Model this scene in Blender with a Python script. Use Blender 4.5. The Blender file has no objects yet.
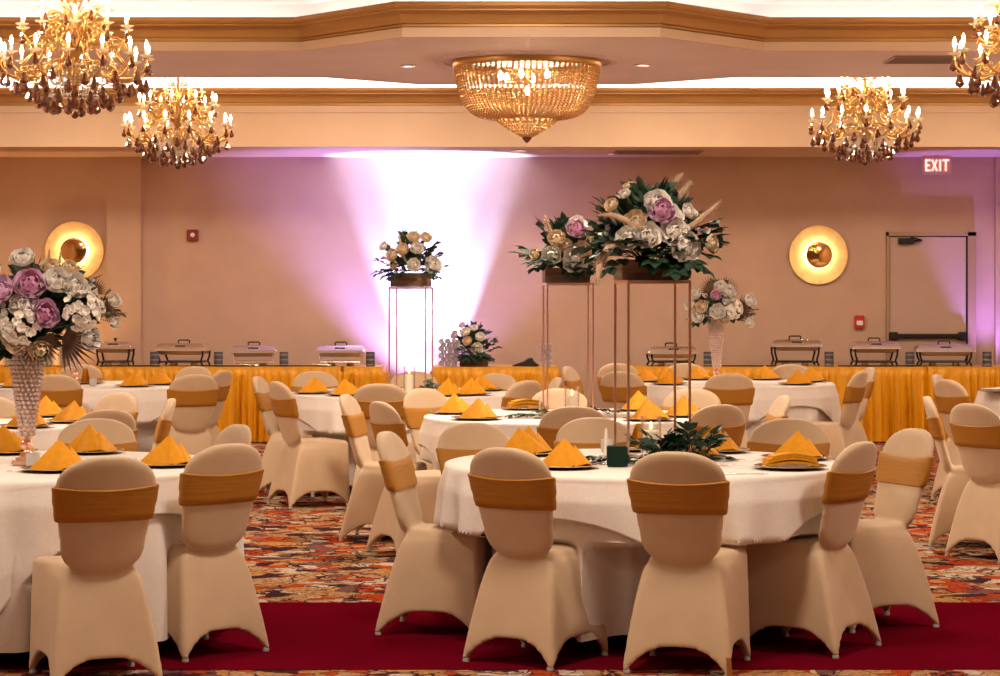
import bpy, bmesh, math, random
from mathutils import Vector, Matrix
PI = math.pi
scene = bpy.context.scene
COL = scene.collection
# ------------------------------------------------------------------ camera, world, exposure
F, H0, CH = 2200.0, 294.0, 1.55          # focal length in pixels, horizon row, eye height
cam_data = bpy.data.cameras.new('camera'); cam = bpy.data.objects.new('camera', cam_data); COL.objects.link(cam)
cam.location = (0, 0, CH); cam.rotation_euler = (PI/2, 0, 0)
cam_data.sensor_width = 36; cam_data.lens = F/1000*36; cam_data.shift_y = -(338-H0)/1000
cam_data.clip_end = 100
scene.camera = cam
w = bpy.data.worlds.new('world'); scene.world = w; w.use_nodes = True
w.node_tree.nodes['Background'].inputs[0].default_value = (1, .82, .62, 1)
w.node_tree.nodes['Background'].inputs[1].default_value = .15
scene.view_settings.view_transform = 'Standard'; scene.view_settings.look = 'None'
scene.view_settings.exposure = -0.12; scene.view_settings.gamma = 1; scene.view_settings.use_curve_mapping = False
try:
    scene.cycles.max_bounces = 8; scene.cycles.transmission_bounces = 6; scene.cycles.caustics_reflective = False
    scene.cycles.caustics_refractive = False; scene.cycles.sample_clamp_indirect = 4; scene.cycles.use_denoising = True
except Exception: pass

def light(name, kind, loc, energy, color, rot=(0,0,0), **kw):
    d = bpy.data.lights.new(name, kind); d.energy = energy; d.color = color
    for k, v in kw.items(): setattr(d, k, v)
    o = bpy.data.objects.new(name, d); COL.objects.link(o); o.location = loc; o.rotation_euler = rot
    return o
WARM = (1, .72, .46)
ZC = 3.78                      # high ceiling
# unseen area lights added below the ceiling to give the hall its general light
for i, (x, y, e) in enumerate([(-4, 3.0, 40), (0, 3.0, 40), (4, 3.0, 40), (-4, 8.2, 96), (0, 8.2, 96), (4, 8.2, 96)]):
    light('added_fill_light', 'AREA', (x, y, ZC-.02), e, (1, .81, .62), (0, 0, 0), shape='RECTANGLE', size=.8, size_y=.6)
for i, (x, y) in enumerate([(-4.6, 14.2), (0.2, 14.0), (4.8, 14.2)]):
    light('added_fill_light', 'AREA', (x, y, ZC-.02), 150, (1, .82, .64), (0, 0, 0), shape='RECTANGLE', size=.7, size_y=.5)
for i, (x, y) in enumerate([(-4.6, 20.7), (-1.2, 20.9), (1.6, 20.9), (5.0, 20.7)]):
    light('added_fill_light', 'AREA', (x, y, ZC-.02), 70, (1, .78, .56), (0, 0, 0), shape='RECTANGLE', size=1.0, size_y=.7)

# ------------------------------------------------------------------ helpers
def px(x, d): return (x-500)/F*d
class MB:
    def __init__(s): s.bm = bmesh.new()
    def quad_grid(s, rows, closed=False, cap0=False, cap1=False):
        R = [[s.bm.verts.new(p) for p in r] for r in rows]
        n = len(R[0])
        for a in range(len(R)-1):
            for b in range(n if closed else n-1):
                q = (R[a][b], R[a][(b+1) % n], R[a+1][(b+1) % n], R[a+1][b])
                try: s.bm.faces.new(q)
                except ValueError: pass
        if cap0: s.bm.faces.new(list(reversed(R[0])))
        if cap1: s.bm.faces.new(R[-1])
        return R
    def box(s, c, size, bevel=0, rot=None):
        t = bmesh.new(); bmesh.ops.create_cube(t, size=1)
        for v in t.verts: v.co = Vector((v.co.x*size[0], v.co.y*size[1], v.co.z*size[2]))
        if bevel: bmesh.ops.bevel(t, geom=t.edges[:]+t.verts[:], offset=bevel, segments=2, affect='EDGES', clamp_overlap=True)
        M = Matrix.Translation(c) @ (rot.to_4x4() if rot else Matrix())
        s.merge(t, M); return s
    def merge(s, t, M=Matrix()):
        t.verts.index_update()
        mp = [s.bm.verts.new(M @ v.co) for v in t.verts]
        for f in t.faces:
            try: s.bm.faces.new([mp[v.index] for v in f.verts])
            except ValueError: pass
        t.free()
    def lathe(s, prof, n=24, c=(0,0,0), M=None, cap=True):
        rows = []
        for r, z in prof:
            row = []
            for k in range(n):
                a = 2*PI*k/n; p = Vector((r*math.cos(a), r*math.sin(a), z))
                if M: p = M @ p
                row.append(p+Vector(c))
            rows.append(row)
        s.quad_grid(rows, True, cap and prof[0][0] > 1e-5, cap and prof[-1][0] > 1e-5); return s
    def tube(s, pts, rad, n=8, cap=True):
        pts = [Vector(p) for p in pts]
        if not isinstance(rad, (list, tuple)): rad = [rad]*len(pts)
        rows = []; up = Vector((0, 0, 1)); prev = None
        for i, p in enumerate(pts):
            t = (pts[min(i+1, len(pts)-1)]-pts[max(i-1, 0)]).normalized()
            if prev is None:
                a = t.cross(up) if abs(t.z) < .95 else t.cross(Vector((1, 0, 0)))
            else: a = prev-t*prev.dot(t)
            a.normalize(); prev = a; b = t.cross(a)
            rows.append([p+rad[i]*(math.cos(2*PI*k/n)*a+math.sin(2*PI*k/n)*b) for k in range(n)])
        s.quad_grid(rows, True, cap, cap); return s
    def ball(s, c, r, sub=1, sc=(1,1,1)):
        t = bmesh.new(); bmesh.ops.create_icosphere(t, subdivisions=sub, radius=r)
        s.merge(t, Matrix.Translation(c) @ Matrix.Diagonal((*sc, 1))); return s
    def prism(s, poly, z0, z1):
        s.quad_grid([[(x, y, z0) for x, y in poly], [(x, y, z1) for x, y in poly]], True, True, True); return s
    def build(s, name, mat, parent=None, smooth=35, recalc=True):
        if recalc: bmesh.ops.recalc_face_normals(s.bm, faces=s.bm.faces)
        me = bpy.data.meshes.new(name)
        if smooth:
            for f in s.bm.faces: f.smooth = True
            lim = math.radians(smooth)
            for e in s.bm.edges:
                if len(e.link_faces) == 2 and e.calc_face_angle(0) > lim: e.smooth = False
        s.bm.to_mesh(me); s.bm.free()
        me.materials.append(mat)
        return link(name, me, parent)
def link(name, me, parent=None):
    o = bpy.data.objects.new(name, me); COL.objects.link(o)
    if parent is not None: o.parent = parent
    return o
def tag(o, label=None, cat=None, group=None, kind=None):
    if label: o['label'] = label
    if cat: o['category'] = cat
    if group: o['group'] = group
    if kind: o['kind'] = kind
    return o
def thing(name, label, cat, loc=(0,0,0), rz=0, group=None):
    o = bpy.data.objects.new(name, None); COL.objects.link(o); o.empty_display_size = .1
    o.location = loc; o.rotation_euler = (0, 0, rz); return tag(o, label, cat, group)
def kids(o): return [c for c in COL.objects if c.parent is o]
def tree_list(o):                                   # (object, parent index) pairs
    out = [(o, -1)]; i = 0; ch = {}
    for c in COL.objects:
        if c.parent: ch.setdefault(c.parent.name, []).append(c)
    while i < len(out):
        for c in ch.get(out[i][0].name, []): out.append((c, i))
        i += 1
    return out
def dup(tree, loc, rz=0, label=None, group=None, scale=None):
    new = []
    for o, p in tree:
        c = o.copy(); COL.objects.link(c)
        if p >= 0: c.parent = new[p]
        new.append(c)
    r = new[0]; r.location = loc; r.rotation_euler = (0, 0, rz)
    if label: r['label'] = label
    if group: r['group'] = group
    if scale: r.scale = (scale,)*3 if not hasattr(scale, '__len__') else scale
    return r
def struct(o): o['kind'] = 'structure'; return o

# ------------------------------------------------------------------ materials
MATS = {}
def mat(name, color=(.5,.5,.5), rough=.5, metal=0, emit=None, estr=1, trans=0, ior=1.45, sheen=0, spec=None, alpha=None):
    m = bpy.data.materials.new(name); m.use_nodes = True; b = m.node_tree.nodes['Principled BSDF']
    b.inputs['Base Color'].default_value = (*color, 1); b.inputs['Roughness'].default_value = rough
    b.inputs['Metallic'].default_value = metal; b.inputs['IOR'].default_value = ior
    b.inputs['Transmission Weight'].default_value = trans
    if sheen: b.inputs['Sheen Weight'].default_value = sheen
    if spec is not None: b.inputs['Specular IOR Level'].default_value = spec
    if emit: b.inputs['Emission Color'].default_value = (*emit, 1); b.inputs['Emission Strength'].default_value = estr
    MATS[name] = m; return m
def nodes(m): return m.node_tree.nodes, m.node_tree.links, m.node_tree.nodes['Principled BSDF']
def add_noise(m, scale=20, amt=.15, bump=0, bscale=None, stretch=(1,1,1), detail=3):
    N, L, b = nodes(m); col = tuple(b.inputs['Base Color'].default_value)
    tc = N.new('ShaderNodeTexCoord'); mp = N.new('ShaderNodeMapping'); mp.inputs['Scale'].default_value = stretch
    L.new(tc.outputs['Object'], mp.inputs[0])
    n = N.new('ShaderNodeTexNoise'); n.inputs['Scale'].default_value = scale; n.inputs['Detail'].default_value = detail
    L.new(mp.outputs[0], n.inputs['Vector'])
    r = N.new('ShaderNodeValToRGB'); r.color_ramp.elements[0].position = .3; r.color_ramp.elements[1].position = .7
    r.color_ramp.elements[0].color = tuple(c*(1-amt) for c in col[:3])+(1,); r.color_ramp.elements[1].color = tuple(min(1, c*(1+amt)) for c in col[:3])+(1,)
    L.new(n.outputs[0], r.inputs[0]); L.new(r.outputs[0], b.inputs['Base Color'])
    if bump:
        n2 = N.new('ShaderNodeTexNoise'); n2.inputs['Scale'].default_value = bscale or scale; n2.inputs['Detail'].default_value = detail
        L.new(mp.outputs[0], n2.inputs['Vector'])
        bp = N.new('ShaderNodeBump'); bp.inputs['Strength'].default_value = bump; bp.inputs['Distance'].default_value = .01
        L.new(n2.outputs[0], bp.inputs['Height']); L.new(bp.outputs[0], b.inputs['Normal'])
    return m
m_wall = add_noise(mat('beige_wallcovering', (.56, .385, .29), .75), 3, .05, .12, 160)
m_ceil = add_noise(mat('ceiling_paint', (.86, .74, .75), .8), 2, .03)
m_white_ceil = add_noise(mat('white_cove_paint', (.85, .82, .78), .8), 2, .02)
m_crown = add_noise(mat('golden_tan_moulding', (.46, .235, .075), .42, .35), 2, .05)
m_fascia = add_noise(mat('soffit_paint', (.66, .47, .33), .7), 2, .03)
m_cover = add_noise(mat('champagne_spandex', (.62, .455, .295), .62, sheen=.25), 9, .04, .05, 40)
m_sash = add_noise(mat('ochre_satin_sash', (.43, .185, .018), .6), 14, .03, .25, 9, (1, 1, 9))
m_foot = mat('grey_foot', (.42, .40, .38), .4)
m_leg = mat('brass_leg', (.75, .48, .18), .25, 1)
m_cloth = add_noise(mat('white_linen', (.82, .77, .74), .8, sheen=.1), 60, .03, .08, 90)
m_over = add_noise(mat('white_overlay_linen', (.87, .83, .80), .75, sheen=.1), 60, .03, .08, 90)
m_napkin = add_noise(mat('gold_napkin', (.78, .33, .007), .75), 40, .06, .1, 120)
m_charger = mat('black_charger', (.03, .02, .018), .25)
m_goldrim = mat('gold_rim', (.85, .60, .28), .3, 1)
m_steel = mat('polished_steel', (.93, .91, .90), .24, 1)
m_silver = mat('silver_cutlery', (.8, .77, .74), .25, 1)
m_blackmetal = mat('black_metal', (.02, .018, .018), .4, .5)
m_darkplate = mat('dark_steel_pan', (.42, .37, .36), .3, 1)
m_skirt = add_noise(mat('gold_satin_skirt', (.68, .31, .006), .40), 6, .08, .1, 30, (3, 3, .3))
m_skirttop = mat('gold_satin_top', (.62, .31, .012), .5)
m_copper = mat('rose_gold_metal', (.82, .50, .36), .28, 1)
m_gold = mat('antique_gold', (.66, .42, .17), .3, 1)
m_leaf = add_noise(mat('deep_green_leaf', (.022, .06, .033), .5), 30, .35)
m_leaf2 = add_noise(mat('sage_leaf', (.07, .12, .08), .55), 30, .3)
m_brownleaf = add_noise(mat('dried_palm', (.13, .07, .045), .6), 30, .3)
m_stem = mat('stem', (.04, .06, .03), .6)
m_white = add_noise(mat('ivory_petal', (.97, .92, .87), .6, sheen=.2), 30, .05)
m_pink = add_noise(mat('pink_petal', (.84, .60, .78), .6, sheen=.2), 30, .12)
m_mag = add_noise(mat('magenta_petal', (.74, .38, .60), .6, sheen=.2), 30, .12)
m_peach = add_noise(mat('cream_petal', (.92, .76, .56), .6, sheen=.2), 30, .06)
m_pampas = add_noise(mat('pampas_plume', (.72, .54, .40), .9), 40, .1)
m_wood = add_noise(mat('brown_planter_wood', (.24, .13, .085), .6), 6, .4, .3, 20, (1, 1, 8))
m_crystal = mat('rose_crystal', (.95, .76, .68), .10, .25, trans=.15, ior=1.6)
m_amber = mat('amber_crystal', (.16, .045, .02), .06, 0, trans=.25, ior=1.55)
m_clear = mat('clear_crystal', (.95, .88, .78), .12, 0, trans=.2, ior=1.6)
def translucent(m, f=.5):
    N, L, b = nodes(m); t = N.new('ShaderNodeBsdfTranslucent'); t.inputs[0].default_value = b.inputs['Base Color'].default_value
    mx = N.new('ShaderNodeMixShader'); mx.inputs[0].default_value = f; o = [n for n in N if n.type == 'OUTPUT_MATERIAL'][0]
    L.new(b.outputs[0], mx.inputs[1]); L.new(t.outputs[0], mx.inputs[2]); L.new(mx.outputs[0], o.inputs[0]); return m
for q_ in (m_white, m_pink, m_peach, m_mag):
    q_.node_tree.nodes['Principled BSDF'].inputs['Specular IOR Level'].default_value = 0; q_.node_tree.nodes['Principled BSDF'].inputs['Roughness'].default_value = .9
for q_ in (m_white, m_pink, m_peach, m_mag): q_.node_tree.nodes['Principled BSDF'].inputs['Sheen Weight'].default_value = 0
m_pan = translucent(mat('glass_drip_pan', (.98, .90, .80), .15), .6)

m_goldbead = translucent(mat('gold_glass_bead', (.90, .58, .26), .14, .4), .35)
m_bulb = mat('warm_bulb', (1, .8, .5), .4, emit=(1, .70, .36), estr=130)
m_bulb2 = mat('basket_bulb', (1, .8, .5), .4, emit=(1, .66, .36), estr=420)
m_candle = mat('glowing_candle_wax', (.92, .82, .68), .5, emit=(1, .62, .34), estr=.35)  # flame glow in the wax is put in as weak emission
m_flame = mat('flame', (1, .7, .3), .5, emit=(1, .6, .2), estr=4)
m_glass = mat('clear_glass', (1, 1, 1), .03)
def thin_glass(m):
    N, L, b = nodes(m); o = [n for n in N if n.type == 'OUTPUT_MATERIAL'][0]
    t = N.new('ShaderNodeBsdfTransparent'); g = N.new('ShaderNodeBsdfGlossy'); g.inputs['Roughness'].default_value = .03
    lw = N.new('ShaderNodeLayerWeight'); lw.inputs[0].default_value = .35; mx = N.new('ShaderNodeMixShader')
    mt = N.new('ShaderNodeMath'); mt.operation = 'MULTIPLY'; mt.inputs[1].default_value = .8; L.new(lw.outputs['Facing'], mt.inputs[0])
    L.new(mt.outputs[0], mx.inputs[0]); L.new(t.outputs[0], mx.inputs[1]); L.new(g.outputs[0], mx.inputs[2]); L.new(mx.outputs[0], o.inputs[0])
thin_glass(m_glass)
m_votive = mat('frosted_glass', (.9, .88, .85), .3, 0, trans=.4)
m_door = add_noise(mat('door_paint', (.52, .37, .30), .55), 2, .03)
m_frame = mat('door_frame_paint', (.40, .26, .16), .5)
m_alarm = mat('alarm_red', (.22, .012, .010), .4)
m_pull = mat('pull_red', (.50, .03, .02), .4)
m_strobe = mat('strobe_white', (.85, .85, .85), .2)
m_exitbody = mat('exit_housing', (.70, .45, .42), .5)
m_exitlit = mat('exit_letters', (1, .5, .4), .4, emit=(1, .55, .42), estr=1.6)
m_sconce = add_noise(mat('gold_leaf_disc', (.80, .52, .22), .45, .45), 12, .15, .1, 30)
m_mirror = mat('sconce_centre_mirror', (.75, .45, .15), .08, 1)
m_down = mat('downlight_lens', (1, .9, .8), .4, emit=(1, .85, .7), estr=6)
m_trimwhite = mat('white_trim_ring', (.8, .72, .66), .5)
m_china = mat('white_china', (.78, .76, .76), .25)
m_box = mat('dark_green_box', (.008, .026, .018), .8, spec=.15)
m_can = mat('dark_label', (.10, .10, .11), .35, .4)
m_canlight = mat('grey_label', (.26, .26, .28), .35, .4)
m_black = mat('black_cloth', (.012, .011, .012), .7)
m_vent = mat('vent_metal', (.30, .22, .20), .5)
m_runner = add_noise(mat('burgundy_carpet', (.125, .002, .011), 1, spec=0), 300, .25, .3, 400)
m_orn = mat('silver_ornament', (.80, .72, .78), .3, .35)
m_bread = mat('white_taper', (.85, .78, .72), .5)

def carpet():
    m = bpy.data.materials.new('ornate_carpet'); m.use_nodes = True; N, L, b = nodes(m)
    b.inputs['Roughness'].default_value = 1; b.inputs['Specular IOR Level'].default_value = 0
    tc = N.new('ShaderNodeTexCoord'); nz = N.new('ShaderNodeTexNoise'); nz.inputs['Scale'].default_value = 3; nz.inputs['Detail'].default_value = 4
    L.new(tc.outputs['Object'], nz.inputs['Vector'])
    mix = N.new('ShaderNodeMix'); mix.data_type = 'VECTOR'; mix.inputs[0].default_value = .34
    L.new(tc.outputs['Object'], mix.inputs[4]); L.new(nz.outputs['Color'], mix.inputs[5])
    def vor(scale, feat, rnd_=.9):
        v = N.new('ShaderNodeTexVoronoi'); v.feature = feat; v.inputs['Scale'].default_value = scale
        v.inputs['Randomness'].default_value = rnd_; L.new(mix.outputs[1], v.inputs['Vector']); return v
    def ramp(src, cols, interp='CONSTANT'):
        r_ = N.new('ShaderNodeValToRGB'); e = r_.color_ramp; e.interpolation = interp
        e.elements[0].position = cols[0][0]; e.elements[0].color = (*cols[0][1], 1); e.elements[1].position = cols[1][0]; e.elements[1].color = (*cols[1][1], 1)
        for p, c in cols[2:]: x = e.elements.new(p); x.color = (*c, 1)
        L.new(src, r_.inputs[0]); return r_
    RED, TAN, CREAM, DARK, PUR, GOLD = (.42, .065, .02), (.44, .25, .13), (.55, .44, .34), (.06, .025, .03), (.18, .085, .08), (.46, .24, .09)
    def sepx(v):
        q = N.new('ShaderNodeSeparateColor'); L.new(v.outputs['Color'], q.inputs[0]); return q.outputs[0]
    big, bige, big1 = vor(3.6, 'F1'), vor(3.6, 'DISTANCE_TO_EDGE'), None
    sml, smle = vor(13, 'F1'), vor(13, 'DISTANCE_TO_EDGE')
    cell = ramp(sepx(big), [(0, RED), (.26, GOLD), (.44, TAN), (.60, CREAM), (.78, RED), (.9, PUR)])
    det = ramp(sepx(sml), [(0, TAN), (.22, RED), (.42, GOLD), (.58, PUR), (.70, CREAM), (.86, DARK)])
    med = ramp(big.outputs['Distance'], [(0, (1, 1, 1)), (.17, (0, 0, 0)), (.20, (1, 1, 1)), (.33, (0, 0, 0))])
    m1 = N.new('ShaderNodeMix'); m1.data_type = 'RGBA'; L.new(med.outputs[0], m1.inputs[0]); L.new(det.outputs[0], m1.inputs[6]); L.new(cell.outputs[0], m1.inputs[7])
    def darken(prev, src, th):
        mr = N.new('ShaderNodeMath'); mr.operation = 'LESS_THAN'; mr.inputs[1].default_value = th; L.new(src, mr.inputs[0])
        mm_ = N.new('ShaderNodeMix'); mm_.data_type = 'RGBA'; L.new(mr.outputs[0], mm_.inputs[0]); L.new(prev, mm_.inputs[6]); mm_.inputs[7].default_value = (*DARK, 1); return mm_.outputs[2]
    c = darken(m1.outputs[2], smle.outputs['Distance'], .022); c = darken(c, bige.outputs['Distance'], .018)
    n4 = N.new('ShaderNodeTexNoise'); n4.inputs['Scale'].default_value = 45; n4.inputs['Detail'].default_value = 4; L.new(tc.outputs['Object'], n4.inputs['Vector'])
    rr = ramp(n4.outputs[0], [(.35, (.55, .55, .55)), (.65, (1.1, 1.1, 1.1))], 'LINEAR')
    mu = N.new('ShaderNodeMix'); mu.data_type = 'RGBA'; mu.blend_type = 'MULTIPLY'; mu.inputs[0].default_value = 1
    L.new(c, mu.inputs[6]); L.new(rr.outputs[0], mu.inputs[7]); L.new(mu.outputs[2], b.inputs['Base Color'])
    return m
m_carpet = carpet()

# ------------------------------------------------------------------ room shell
WL, WR, WB, YB = -6.6, 6.4, 24.2, -3.0
def slab(name, x0, x1, y0, y1, z0, z1, m): b = MB(); b.box(((x0+x1)/2, (y0+y1)/2, (z0+z1)/2), (x1-x0, y1-y0, z1-z0)); return struct(b.build(name, m, smooth=0))
slab('floor', WL, WR, YB, WB, -.05, 0, m_carpet)
slab('wall_back', WL-.1, WR+.1, WB, WB+.1, 0, 3.9, m_wall)
slab('wall_left', WL-.1, WL, YB, WB, 0, 3.9, m_wall)
slab('wall_right', WR, WR+.1, YB, WB, 0, 3.9, m_wall)
slab('wall_rear', WL-.1, WR+.1, YB-.1, YB, 0, 3.9, m_wall)
slab('ceiling', WL, WR, YB, WB, ZC, ZC+.05, m_white_ceil)
SZ = 3.055; BZ = 3.41
slab('ceiling_soffit', WL, WR, 22.5, WB, SZ, BZ+.02, m_fascia)
slab('trim_5', px(108, WB), px(142, WB), WB-.09, WB, 0, SZ, m_wall)      # pilaster
slab('trim_6', px(994, WB), px(1036, WB), WB-.09, WB, 0, SZ, m_wall)
slab('baseboard_back', WL, px(886, WB), WB-.02, WB, 0, .12, m_frame)

def sweep(poly, prof):                       # poly left to right; outward = toward the camera side (right-hand normal)
    P = [Vector((x, y)) for x, y in poly]; rows = []
    for i, p in enumerate(P):
        ns = []
        for a, b_ in ((i-1, i), (i, i+1)):
            if 0 <= a and b_ < len(P):
                t = (P[b_]-P[a]).normalized(); ns.append(Vector((t.y, -t.x)))
        n = sum(ns, Vector((0, 0)))/len(ns); n = n/(n.dot(ns[0]))
        rows.append([(p.x+n.x*o, p.y+n.y*o, z) for o, z in prof])
    return rows
FASC = [(-.01, -.004), (.012, -.004), (.012, .064), (-.01, .064)]
CROWN = [(0, .062), (.004, .062), (.004, .070), (.022, .072), (.022, .082), (.010, .084), (.010, .092), (.030, .094), (.034, .102), (.036, .125), (.050, .152), (.078, .172),
         (.098, .178), (.098, .190), (.110, .196), (.118, .212), (.118, .240), (.09, .240), (.09, .20), (0, .10)]
front = [(WL, 16.8), (-1.504, 16.8), (-.70, 15.9), (1.156, 15.9), (2.0, 16.8), (WR, 16.8)]
back = [(WR, 18.85), (2.0, 18.85), (1.156, 19.5), (-.70, 19.5), (-1.504, 18.85), (WL, 18.85)]
def crown(name, poly, z):
    b = MB(); b.quad_grid([[(x, y, zz+z) for x, y, zz in r] for r in sweep(poly, CROWN)], False)
    o = struct(b.build(name, m_crown, smooth=25))
    b = MB(); b.quad_grid([[(x, y, zz+z) for x, y, zz in r] for r in sweep(poly, FASC)], False); b.build('fascia_board', m_fascia, o, smooth=25)
crown('trim_1', front, BZ); crown('trim_2', back, BZ); crown('trim_3', [(WL, 22.5), (WR, 22.5)], BZ)
b = MB(); b.prism(front+back, BZ, BZ+.10); struct(b.build('ceiling_beam', m_ceil, smooth=0))
# recessed white walls above the mouldings, and the soffit upper box
def shrink(poly, d): return [(x, y) for x, y, _ in [r[0] for r in sweep(poly, [(-d, 0)])]]
b = MB(); b.prism(shrink(front, .14)+shrink(back, .14), BZ+.10, ZC); struct(b.build('ceiling_beam_upstand', m_white_ceil, smooth=0))
slab('ceiling_soffit_upstand', WL, WR, 22.64, WB, BZ+.02, ZC, m_white_ceil)
# cove strip lights lying in the troughs behind the mouldings
def cove(poly, e):
    P = [r[0] for r in sweep(poly, [(-.02, 0)])]
    for (x0, y0, _), (x1, y1, _) in zip(P, P[1:]):
        L_ = math.hypot(x1-x0, y1-y0); a = math.atan2(y1-y0, x1-x0)
        light('cove_strip_light', 'AREA', ((x0+x1)/2, (y0+y1)/2, BZ+.17), e*L_, (1, .93, .92), (math.radians(150), 0, a), shape='RECTANGLE', size=L_*.97, size_y=.05)
cove(front, 1.5); cove(back, 3); cove([(WL, 22.5), (WR, 22.5)], 8)

# ceiling details
def ceil_down(name, X, Y, z, r=.07, label=''):
    t = thing(name, label, 'ceiling light', (X, Y, z))
    MB().lathe([(r*.7, -.001), (r, -.001), (r, -.010), (r*.82, -.012), (r*.7, -.001)], 24, cap=False).build('trim_ring', m_trimwhite, t)
    MB().lathe([(0, -.004), (r*.7, -.004), (r*.7, -.002), (0, -.002)], 24, cap=False).build('lens', m_down, t)
    return t
dy = lambda row, z: F*(z-CH)/(H0-row)
ceil_down('recessed_downlight', px(408, dy(65.5, BZ)), dy(65.5, BZ), BZ, label='small round downlight in the ceiling to the left of the basket chandelier')
ceil_down('recessed_downlight', px(643, dy(64.5, BZ)), dy(64.5, BZ), BZ, label='small round downlight in the ceiling to the right of the basket chandelier')
ceil_down('recessed_downlight', px(528, dy(52, BZ)), dy(52, BZ), BZ, label='small round downlight in the ceiling just in front of the basket chandelier')
ceil_down('recessed_downlight', px(519, dy(150, SZ)), dy(150, SZ), SZ, .09, label='recessed downlight in the low soffit below the tip of the basket chandelier')
ceil_down('recessed_downlight', px(612, dy(153.5, SZ)), dy(153.5, SZ), SZ, .05, label='tiny downlight in the low soffit right of the basket chandelier')
def vent(X, Y, z, sx, sy, label):
    t = thing('ceiling_vent', label, 'vent', (X, Y, z))
    b = MB()
    for x in (-sx/2, sx/2): b.box((x, 0, -.006), (.02, sy, .012))
    for y in (-sy/2, sy/2): b.box((0, y, -.006), (sx, .02, .012))
    b.build('vent_frame', m_vent, t, smooth=0)
    b = MB(); n = 7
    for k in range(n): b.box((0, -sy/2+sy*(k+.5)/n, -.004), (sx-.02, sy/n*.55, .006), rot=Matrix.Rotation(.4, 3, 'X'))
    b.build('louvre_panel', m_vent, t, smooth=0)
vent(px(925, dy(59, BZ)), dy(59, BZ), BZ, .55, .5, 'flat slotted vent in the ceiling panel behind the cropped chandelier on the right')
vent(px(658, dy(152, SZ)), dy(152, SZ), SZ, .9, .5, 'flat slotted vent in the low soffit above the back wall')

# door
DL, DR = px(886, WB), px(975, WB); DT = 2.23
fr = MB()
fr.box(((DL+DR)/2, WB-.03, DT-.02), (DR-DL, .06, .045)); fr.box((DL+.012, WB-.03, DT/2), (.024, .06, DT)); fr.box((DR-.045, WB-.03, DT/2), (.09, .06, DT))
dr = struct(fr.build('door_1', m_frame, smooth=0))
b = MB(); b.box(((DL+DR)/2-.033, WB-.02, DT/2-.025), (DR-DL-.125, .03, DT-.055), .004); b.build('door_leaf', m_door, dr, smooth=0)
b = MB(); b.box((DR-.098, WB-.036, DT/2-.02), (.018, .012, DT-.05)); b.box(((DL+DR)/2-.03, WB-.036, DT-.046), (DR-DL-.12, .012, .014)); b.build('weather_strip', m_blackmetal, dr, smooth=0)
b = MB(); X = px(905, WB); b.box((X, WB-.06, DT-.10), (.17, .06, .07), .008); b.tube([(X+.08, WB-.07, DT-.10), (X+.17, WB-.09, DT-.09)], .012, 6); b.tube([(X+.17, WB-.09, DT-.09), (X+.05, WB-.05, DT-.055)], .009, 6)
b.build('door_closer', m_blackmetal, dr)
b = MB(); z = CH+(H0-336)/91; b.box(((DL+DR)/2-.03, WB-.07, z), (DR-DL-.20, .045, .05), .01)
for x in (DL+.07, DR-.15): b.box((x, WB-.06, z), (.10, .07, .09), .01)
b.build('panic_bar', m_blackmetal, dr)
# ------------------------------------------------------------------ wall items
def wallz(row): return CH+(H0-row)/90.9
t = thing('alarm_strobe', 'small dark red fire alarm strobe on the wall left of the purple glow', 'alarm', (px(193, WB), WB, wallz(235.5)))
b = MB(); b.box((0, -.02, 0), (.13, .04, .13), .008); b.build('housing', m_alarm, t)
b = MB(); b.lathe([(0, 0), (.026, 0), (.024, .014), (.012, .022), (0, .024)], 16, (0, -.04, .005), Matrix.Rotation(PI/2, 3, 'X')); b.build('strobe_lens', m_strobe, t)
t = thing('alarm_pull_station', 'red fire alarm pull station on the wall left of the door', 'alarm', (px(859, WB), WB, wallz(322)))
b = MB(); b.box((0, -.025, 0), (.11, .05, .145), .008); b.build('housing', m_pull, t)
b = MB(); b.box((0, -.056, -.01), (.07, .014, .05), .004); b.build('pull_handle', m_strobe, t)
t = thing('exit_sign', 'lit EXIT sign hanging under the soffit above the door', 'exit sign', (px(936.5, 23.9), 23.9, CH+(H0-165.5)/92))
b = MB(); b.box((0, 0, 0), (.32, .045, .20), .008); b.build('housing', m_exitbody, t)
b = MB(); b.box((0, 0, .115), (.05, .03, .04), .004); b.build('mounting_bracket', m_exitbody, t)
b = MB()
def seg(x0, z0, x1, z1, w=.020):
    v = Vector((x1-x0, 0, z1-z0)); a = math.atan2(v.z, v.x)
    b.box(((x0+x1)/2, -.026, (z0+z1)/2), (v.length+w*.6, .008, w), rot=Matrix.Rotation(-a, 3, 'Y'))
h = .055
for (x0, z0, x1, z1) in [(-.118, -h, -.118, h), (-.118, h, -.075, h), (-.118, 0, -.083, 0), (-.118, -h, -.075, -h),
                         (-.05, -h, -.002, h), (-.05, h, -.002, -h), (.034, -h, .034, h), (.096, -h, .096, h), (.066, h, .126, h)]: seg(x0, z0, x1, z1)
b.build('exit_lettering', m_exitlit, t, smooth=0)
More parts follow.
